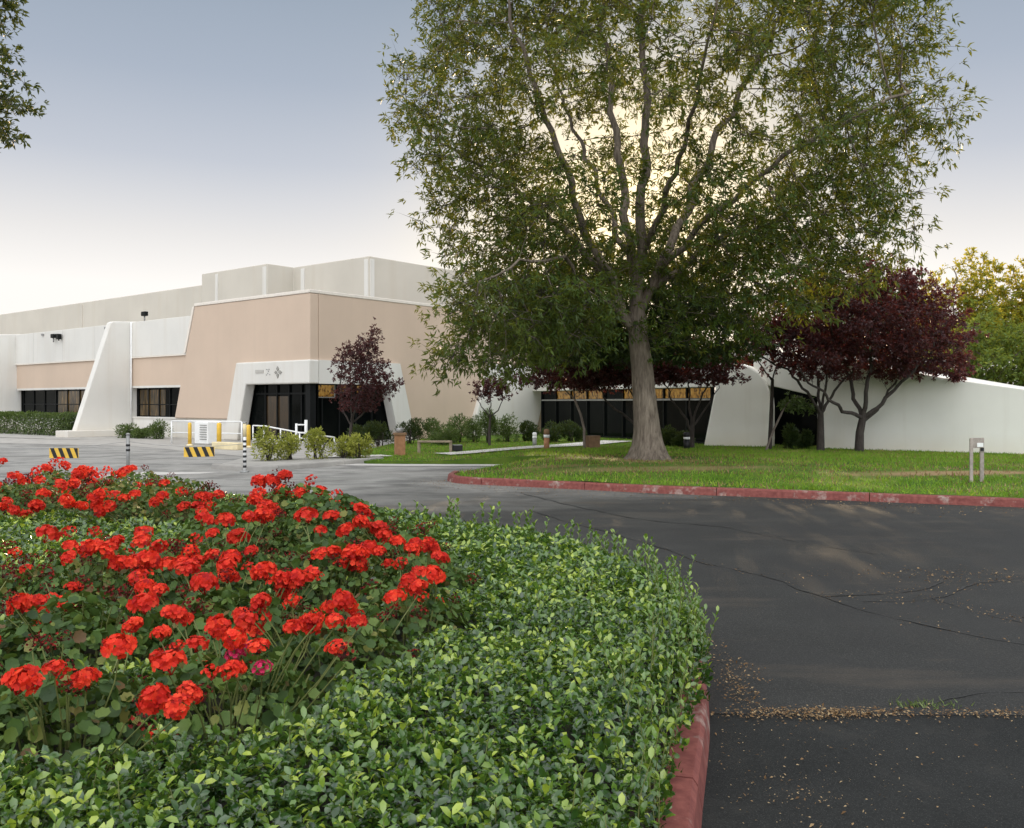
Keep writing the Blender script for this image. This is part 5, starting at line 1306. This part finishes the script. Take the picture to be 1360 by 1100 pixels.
def build_hedge():
    C, Ds = [], []
    def sample(n, yr, xr):
        P = np.stack([RNG.uniform(*xr, n), RNG.uniform(*yr, n)], 1)
        P = P[in_poly(P, HP) & (np.abs(P[:, 0] / P[:, 1]) < .64)]
        dens = np.clip((4.2 / P[:, 1]), .12, 1) ** 1.25
        e = bed_edge(P); dens = np.clip(dens * np.where(e < .28, 2.2, 1.0), 0, 1)
        P = P[RNG.uniform(size=len(P)) < dens]
        gh, _ = dome(P)
        P = P[gh < .50]
        return P
    P = sample(128000, (1.6, 13.6), (-9, 1.3))
    h = hedge_h(P)
    far = P[:, 1] > 7
    z = h - np.abs(RNG.normal(size=len(P))) * .065 + .02
    low = RNG.uniform(size=len(P)) < .25
    z = np.where(bed_edge(P) < .32, np.where(low, RNG.uniform(.12, 1, len(P)) * h, z), z)
    # outward lean near the edge
    eps = .04
    gx = (hedge_h(P + np.array([eps, 0])) - h) / eps; gy = (hedge_h(P + np.array([0, eps])) - h) / eps
    Nv = unit(np.c_[-gx, -gy, np.ones(len(P))])
    S = unit(Nv * .8 + np.array([0, 0, .5]) + RNG.normal(size=(len(P), 3)) * .45)
    per = 6
    n = len(P) * per
    c = np.repeat(np.c_[P, z], per, 0); sd = np.repeat(S, per, 0)
    k = np.tile(np.arange(per), len(P))
    u = unit(np.cross(sd, RNG.normal(size=(len(P), 3)).repeat(per, 0) + 1e-3)); v = np.cross(sd, u)
    ang = k * 2.4 + RNG.uniform(0, .7, n)
    rad = u * np.cos(ang)[:, None] + v * np.sin(ang)[:, None]
    up = RNG.uniform(.0, 1.15, n)[:, None]
    T = unit(rad * 1.0 + sd * up)
    Nl = unit(sd * 1.0 - rad * up * .8 + RNG.normal(size=(n, 3)) * .25)
    c = c - sd * (k[:, None] * .010)
    fsc = np.clip(np.repeat(P[:, 1], per) / 5.0, 1, 2.0) ** .55
    L = RNG.uniform(.024, .050, n) * fsc
    y = np.repeat(vnoise(P, 1.3, 2.0), per)
    young = (k < 2) * (RNG.uniform(size=len(P)).repeat(per) < .55)
    r = np.clip(.36 + .25 * y + RNG.normal(size=n) * .2 + young * .42, 0, 1)
    near = np.repeat(P[:, 1] < 6.2, per)
    a = leaf_field(LEAF, c[near], T[near], Nl[near], L[near], L[near] * .58)
    b2 = leaf_field(RHOMB, c[~near], T[~near], Nl[~near], L[~near] * 1.15, L[~near] * .66)
    parts, rs = [a, b2], [r[near], r[~near]]
    print("hedge leaves", n)
    root = empty("hedge", (0, 0, 0)); root.location = (0, 0, 0)
    # upright shoots that have outgrown the clipping, chiefly along the far edge
    mb = MB(); SC_, ST_, SN_, SR_ = [], [], [], []
    line = offset_line(kerb_line, .12)
    sp = []
    for k in range(170):
        i = random.randrange(10, len(line) - 26); q = line[i] + RNG.normal(size=2) * .12; sp.append((q, random.uniform(.10, .30)))
    for k in range(60):
        i = random.randrange(12, 40); q = HEDGE_LINE[i] + RNG.normal(size=2) * .03 - np.array([.05, 0]); sp.append((q, random.uniform(.05, .16)))
    for k in range(150):
        q = np.array([random.uniform(-2.2, .95), random.uniform(2.2, 6)]); sp.append((q, random.uniform(.03, .09)))
    for (q, hgt) in sp:
        if not in_poly(q[None], HP)[0] or dome(q[None])[0][0] > .5: continue
        z0 = float(hedge_h(q[None])[0]) - .08
        lean = RNG.normal(size=2) * .25; tip = np.array([q[0] + lean[0] * hgt, q[1] + lean[1] * hgt, z0 + .08 + hgt])
        b0 = np.array([q[0], q[1], z0]); mb.tube([b0, (b0 + tip) / 2 + RNG.normal(size=3) * .008, tip], [.003, .0025, .0015], 4, False)
        m = max(5, int((hgt + .08) / .022))
        for j in range(m):
            t = (j + 1) / m; ang = j * 2.4
            rd = np.array([math.cos(ang), math.sin(ang), .75 + t * .6])
            SC_.append(b0 + (tip - b0) * t); ST_.append(rd + RNG.normal(size=3) * .2); SN_.append(np.array([-math.cos(ang) * .6, -math.sin(ang) * .6, 1.0])); SR_.append(min(1, max(0, .32 + .42 * t + random.gauss(0, .1))))
    SC_, ST_, SN_ = map(np.array, (SC_, ST_, SN_)); l = RNG.uniform(.028, .052, len(SC_)) * np.clip(SC_[:, 1] / 6, 1, 1.6)
    parts.append(leaf_field(LEAF, SC_, ST_, SN_, l, l * .52)); rs.append(np.array(SR_))
    link_mesh("foliage", leaf_mesh("foliage", parts, rs, True), M["hedge_leaf"], root)
    tag(mb.build("shoots", M["stem"], root), kind="stuff")
    # dark core sheet inside the hedge; its colour stands in for deep shade
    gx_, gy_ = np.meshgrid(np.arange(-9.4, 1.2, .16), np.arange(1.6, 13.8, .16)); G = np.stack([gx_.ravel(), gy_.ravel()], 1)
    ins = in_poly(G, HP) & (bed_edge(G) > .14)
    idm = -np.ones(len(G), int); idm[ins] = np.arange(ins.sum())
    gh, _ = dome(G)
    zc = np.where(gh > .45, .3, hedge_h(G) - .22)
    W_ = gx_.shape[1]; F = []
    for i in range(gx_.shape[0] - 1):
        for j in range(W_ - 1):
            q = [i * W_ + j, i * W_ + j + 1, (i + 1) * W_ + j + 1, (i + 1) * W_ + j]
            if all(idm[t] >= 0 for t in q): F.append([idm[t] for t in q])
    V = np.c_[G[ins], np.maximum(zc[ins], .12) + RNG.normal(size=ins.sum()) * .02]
    link_mesh("dark_core", np_mesh("dark_core", V, [np.array(F)]), simple("core_shade", (0.022, 0.022, 0.012), .95, .4, 20), root)
    tag(root, "glossy green clipped hedge filling the kerbed bed round the red flowers", "hedge")
build_hedge()

# ================================================================== GERANIUMS
def flower_mesh(name, nf, R0, seed, old=0.0):
    rg = np.random.default_rng(seed)
    g = np.arange(nf); ph = math.pi * (3 - 5 ** .5)
    zc = 1 - (g + .5) / nf * 1.22
    zc = np.clip(zc + rg.normal(size=nf) * .05, -.4, 1)
    rr = np.sqrt(np.clip(1 - zc ** 2, 0, 1))
    D = np.stack([rr * np.cos(g * ph), rr * np.sin(g * ph), zc], 1)
    C = D * R0 * (np.array([1, 1, .78])) * rg.uniform(.82, 1.08, nf)[:, None]
    n = nf * 5
    d = np.repeat(D, 5, 0); d = unit(d + np.repeat(rg.normal(size=(nf, 3)) * .25, 5, 0))
    u = unit(np.cross(d, np.array([.3, .2, .93]))); v = np.cross(d, u)
    a = np.tile(np.arange(5) * math.tau / 5, nf) + np.repeat(rg.uniform(0, 6, nf), 5)
    rad = u * np.cos(a)[:, None] + v * np.sin(a)[:, None]
    T = unit(rad + d * (.35 + old * .7)); Nv = unit(d - rad * .35)
    l = R0 * .42 * rg.uniform(.8, 1.15, n) * (1 - .35 * old)
    V, F, ix = leaf_field(PETAL, np.repeat(C, 5, 0), T, Nv, l, l * .95)
    r = np.clip(np.repeat(rg.uniform(.1, .9, nf), 5) + rg.normal(size=n) * .18, 0, 1)
    # pedicels from the stalk's top to the florets
    m = min(nf, 14); sel = rg.choice(nf, m, False)
    pc = np.tile(np.array([[0, 0, -R0 * .9]]), (m, 1)); pt = C[sel] - pc
    V2, F2, ix2 = leaf_field(BLADE, pc, pt, rg.normal(size=(m, 3)), np.linalg.norm(pt, axis=1), .004)
    return leaf_mesh(name, [(V, F, ix), (V2, F2, ix2)], [r, np.zeros(m)])
FRESH = [flower_mesh("flower_head", n, .052, 10 + k) for k, n in enumerate((30, 26, 34, 22))]
SPARSE = [flower_mesh("flower_head", n, .047, 20 + k, .5) for k, n in enumerate((12, 15))]
OLD = [flower_mesh("spent_flower_head", n, .040, 30 + k, 1.0) for k, n in enumerate((14, 18, 11))]
PINK = [flower_mesh("magenta_flower_head", n, .042, 40 + k, .3) for k, n in enumerate((14, 18))]
for me in FRESH + SPARSE: me.materials.append(M["petal"])
for me in OLD: me.materials.append(M["petal_old"])
for me in PINK: me.materials.append(M["petal_pink"])
HEADS = """3,613 21,634 50,625 53,638 71,615 87,619 104,632 121,626 128,635 143,626 57,656 88,666 19,678 50,672 132,656 126,663 165,662 179,657 131,679 206,665 216,659 241,654 244,673 266,660 282,673 262,673 291,657 10,666 35,668s 97,644 70,662s 112,653s
63,710b 91,707 94,726 91,741 126,707 125,726 156,720 191,709 188,720 197,745b 212,726 191,765 253,735 247,756 282,737 309,744 265,719s 282,691 315,715b 331,687 341,665 334,732 350,760b 329,753 374,770 271,776b 347,801 191,803b 176,832 212,784 232,816 256,806s 290,834 388,800 391,834 158,859b 225,881b 43,853s 56,850s 72,888 18,905 38,905 262,856 323,862m 312,870m 312,888 348,888m 282,894 343,641 379,632 363,641 396,656 399,685 374,654 356,671 391,770 12,726s 20,735 68,738s 112,744s 147,726 229,724s
343,639 378,632 413,639 401,652 426,652 374,652 338,664 407,685b 331,688 350,676 426,705 441,686 468,674 485,682 479,694 459,705 503,702 528,719 510,711 491,729 503,732 465,736 479,735 547,732 572,729 585,741 532,749 557,760 576,764 543,770 556,780 424,736 412,764 394,770 378,771 347,764 388,799 388,832 412,826 347,799 474,827 446,861 459,867s 525,794 366,707s 385,738s 205,930 235,940 300,895 30,905b 170,748 140,735 301,752 262,745 224,750 8,760s 30,770s 60,760s 15,792s 48,800 110,775s 84,845s 150,790s"""
heads = []
for tok in HEADS.split():
    k = tok[-1] if tok[-1] in "bsm" else ""
    x, y = (float(v) for v in tok.rstrip("bsm").split(","))
    if y < 690 and x < 300 and not (x > 320): z = .90 + .08 * (690 - y) / 80; d = min(max((EYE - z) * 1200 / (y - 535), 9.6), 12.4)
    elif x >= 300 and y < 700: d = (EYE - (1.02 if x < 440 else .93)) * 1200 / (y - 535); d = min(max(d, 6.2), 8.4)
    else: d = (EYE - .86) * 1200 / (y - 535)
    p = at(x, d, zat(y, d)); p.z = min(max(p.z, .5), 1.14)
    heads.append((p, k))
for k in range(170):   # heads half hidden in the foliage between the others
    c = CL[random.randrange(len(near_c))] if k < 110 else CL[len(near_c) + random.randrange(len(far_c))]
    a = random.uniform(0, math.tau); r = c[2] * math.sqrt(random.random()) * .9
    p = Vector((c[0] + r * math.cos(a), c[1] + r * math.sin(a), 0)); p.z = float(dome(np.array([[p.x, p.y]]))[0][0]) + random.uniform(-.02, .07)
    heads.append((p, "s" if random.random() < .72 else ""))
for p, k in list(heads):     # smaller heads massed against the big ones
    if k == "" and random.random() < .62:
        q = Vector((p.x + random.gauss(0, .085), p.y + abs(random.gauss(0, .09)), p.z + random.gauss(-.03, .04))); heads.append((q, random.choice(["", "", "s"])))
        if random.random() < .6: heads.append((q + Vector((random.gauss(0, .08), random.gauss(.03, .07), random.gauss(-.02, .03))), random.choice(["", "s"])))
owner = [[] for _ in CL]
for p, k in heads:
    dd = np.hypot(CL[:, 0] - p.x, CL[:, 1] - p.y) / CL[:, 2]
    owner[int(dd.argmin())].append((p, k))
place = ["at the bed's lower left, beside the left edge of the picture", "at the front of the bed, second from the left edge", "at the front of the bed where two heads nearly touch the hedge", "at the bed's lower right front, with magenta florets",
 "at the left edge behind the front row", "in the second row with a big round head low on its front", "in the middle of the bed's second row", "at the right end of the second row, beside the glossy hedge",
 "at the left edge in the third row, with many withered heads", "in the third row left, topped by a cluster of broad heads", "in the very middle of the flower bed", "in the third row right, thick with heads", "at the bed's right tip, nearest the kerb",
 "in the back left of the near group", "at the crest of the near group, tallest of all", "at the back of the near group against the road", "in the back right of the near group, sloping to the hedge",
 "in the far row, left of the striped plate", "in the far row's front, left of the green strip", "in the middle of the far row", "in the far row below the slim grey post", "in the far row right of the slim grey post", "at the very back below the left striped plate", "at the back of the far row, left of the slim grey post", "at the far left end of the far row", "at the right end of the far row", "at the far row's back right, with dark heads"]
def geranium(ci):
    x, y, r, t = CL[ci]; far = y > 9
    root = empty("geranium", (x, y, .11))
    n = int(1000 * (r / .55) ** 2 * (1.0 if not far else .7))
    a = RNG.uniform(0, math.tau, n); q = np.sqrt(RNG.uniform(0, 1, n)) * r * 1.05
    P = np.stack([x + q * np.cos(a), y + q * np.sin(a)], 1)
    h = t * np.sqrt(np.clip(1 - (q / r * .82) ** 2, 0, 1))
    z = h - np.abs(RNG.normal(size=n)) * .085
    side = RNG.uniform(size=n) < .25; z = np.where(side, RNG.uniform(.25, 1, n) * h, z)
    z = np.maximum(z, .16)
    out = np.c_[np.cos(a) * q / r, np.sin(a) * q / r, np.full(n, .75)]
    Nv = unit(out + RNG.normal(size=(n, 3)) * .42); T = unit(np.cross(Nv, RNG.normal(size=(n, 3))))
    L = RNG.uniform(.026, .068, n)
    C = np.c_[P, z] - T * L[:, None] * .5 - np.array([x, y, .11])
    V, F, ix = leaf_field(DISC, C, T, Nv, L, L * RNG.uniform(.95, 1.15, n))
    rr = np.clip(.42 + .25 * vnoise(np.c_[P, z], 2.5, 4) + RNG.normal(size=n) * .2, 0, .92)
    brown = RNG.uniform(size=n) < (.16 if ci in (8, 4, 9) or far else .05); rr[brown] = RNG.uniform(.92, 1, brown.sum())
    link_mesh("foliage", leaf_mesh("foliage", [(V, F, ix)], [rr]), M["ger_leaf"], root)
    mb = MB(); org = Vector((x, y, .11))
    for (p, k) in owner[ci]:
        loc = p - org
        me = {"b": FRESH, "": FRESH if random.random() < .75 else SPARSE, "s": OLD, "m": PINK}[k]
        o = bpy.data.objects.new(me[0].name.split(".")[0], random.choice(me)); COL.objects.link(o); o.parent = root
        o.location = loc; s = {"b": 1.15, "": random.uniform(.66, 1.02), "s": random.uniform(.75, 1.15), "m": .85}[k] * min(1.45, max(.85, 1 + .085 * (p.y - 4.6)))
        o.scale = (s, s, s * random.uniform(.85, 1.05))
        o.rotation_euler = (random.gauss(0, .3), random.gauss(0, .3), random.uniform(0, 6.28))
        a0 = Vector((loc.x * .55 + random.gauss(0, .02), loc.y * .55 + .03, max(.05, loc.z - .32)))
        tip = loc - Vector((0, 0, .045 * s)); mb.tube([a0, a0.lerp(tip, .6) + Vector((random.gauss(0, .012), random.gauss(0, .012), .01)), tip], [.0035, .003, .0028], 5, False)
    for k in range(14):
        aa = random.uniform(0, math.tau); rr_ = random.uniform(0, .8) * r
        mb.tube([(rr_ * .3 * math.cos(aa), rr_ * .3 * math.sin(aa), 0), (rr_ * math.cos(aa), rr_ * math.sin(aa), (t - .11) * random.uniform(.5, .85))], [.006, .004], 5, False)
    mb.build("stems", M["stem"], root)
    tag(root, "red geranium plant " + place[ci], "geranium", "red geraniums in the kerbed bed")
for ci in range(len(CL)): geranium(ci)
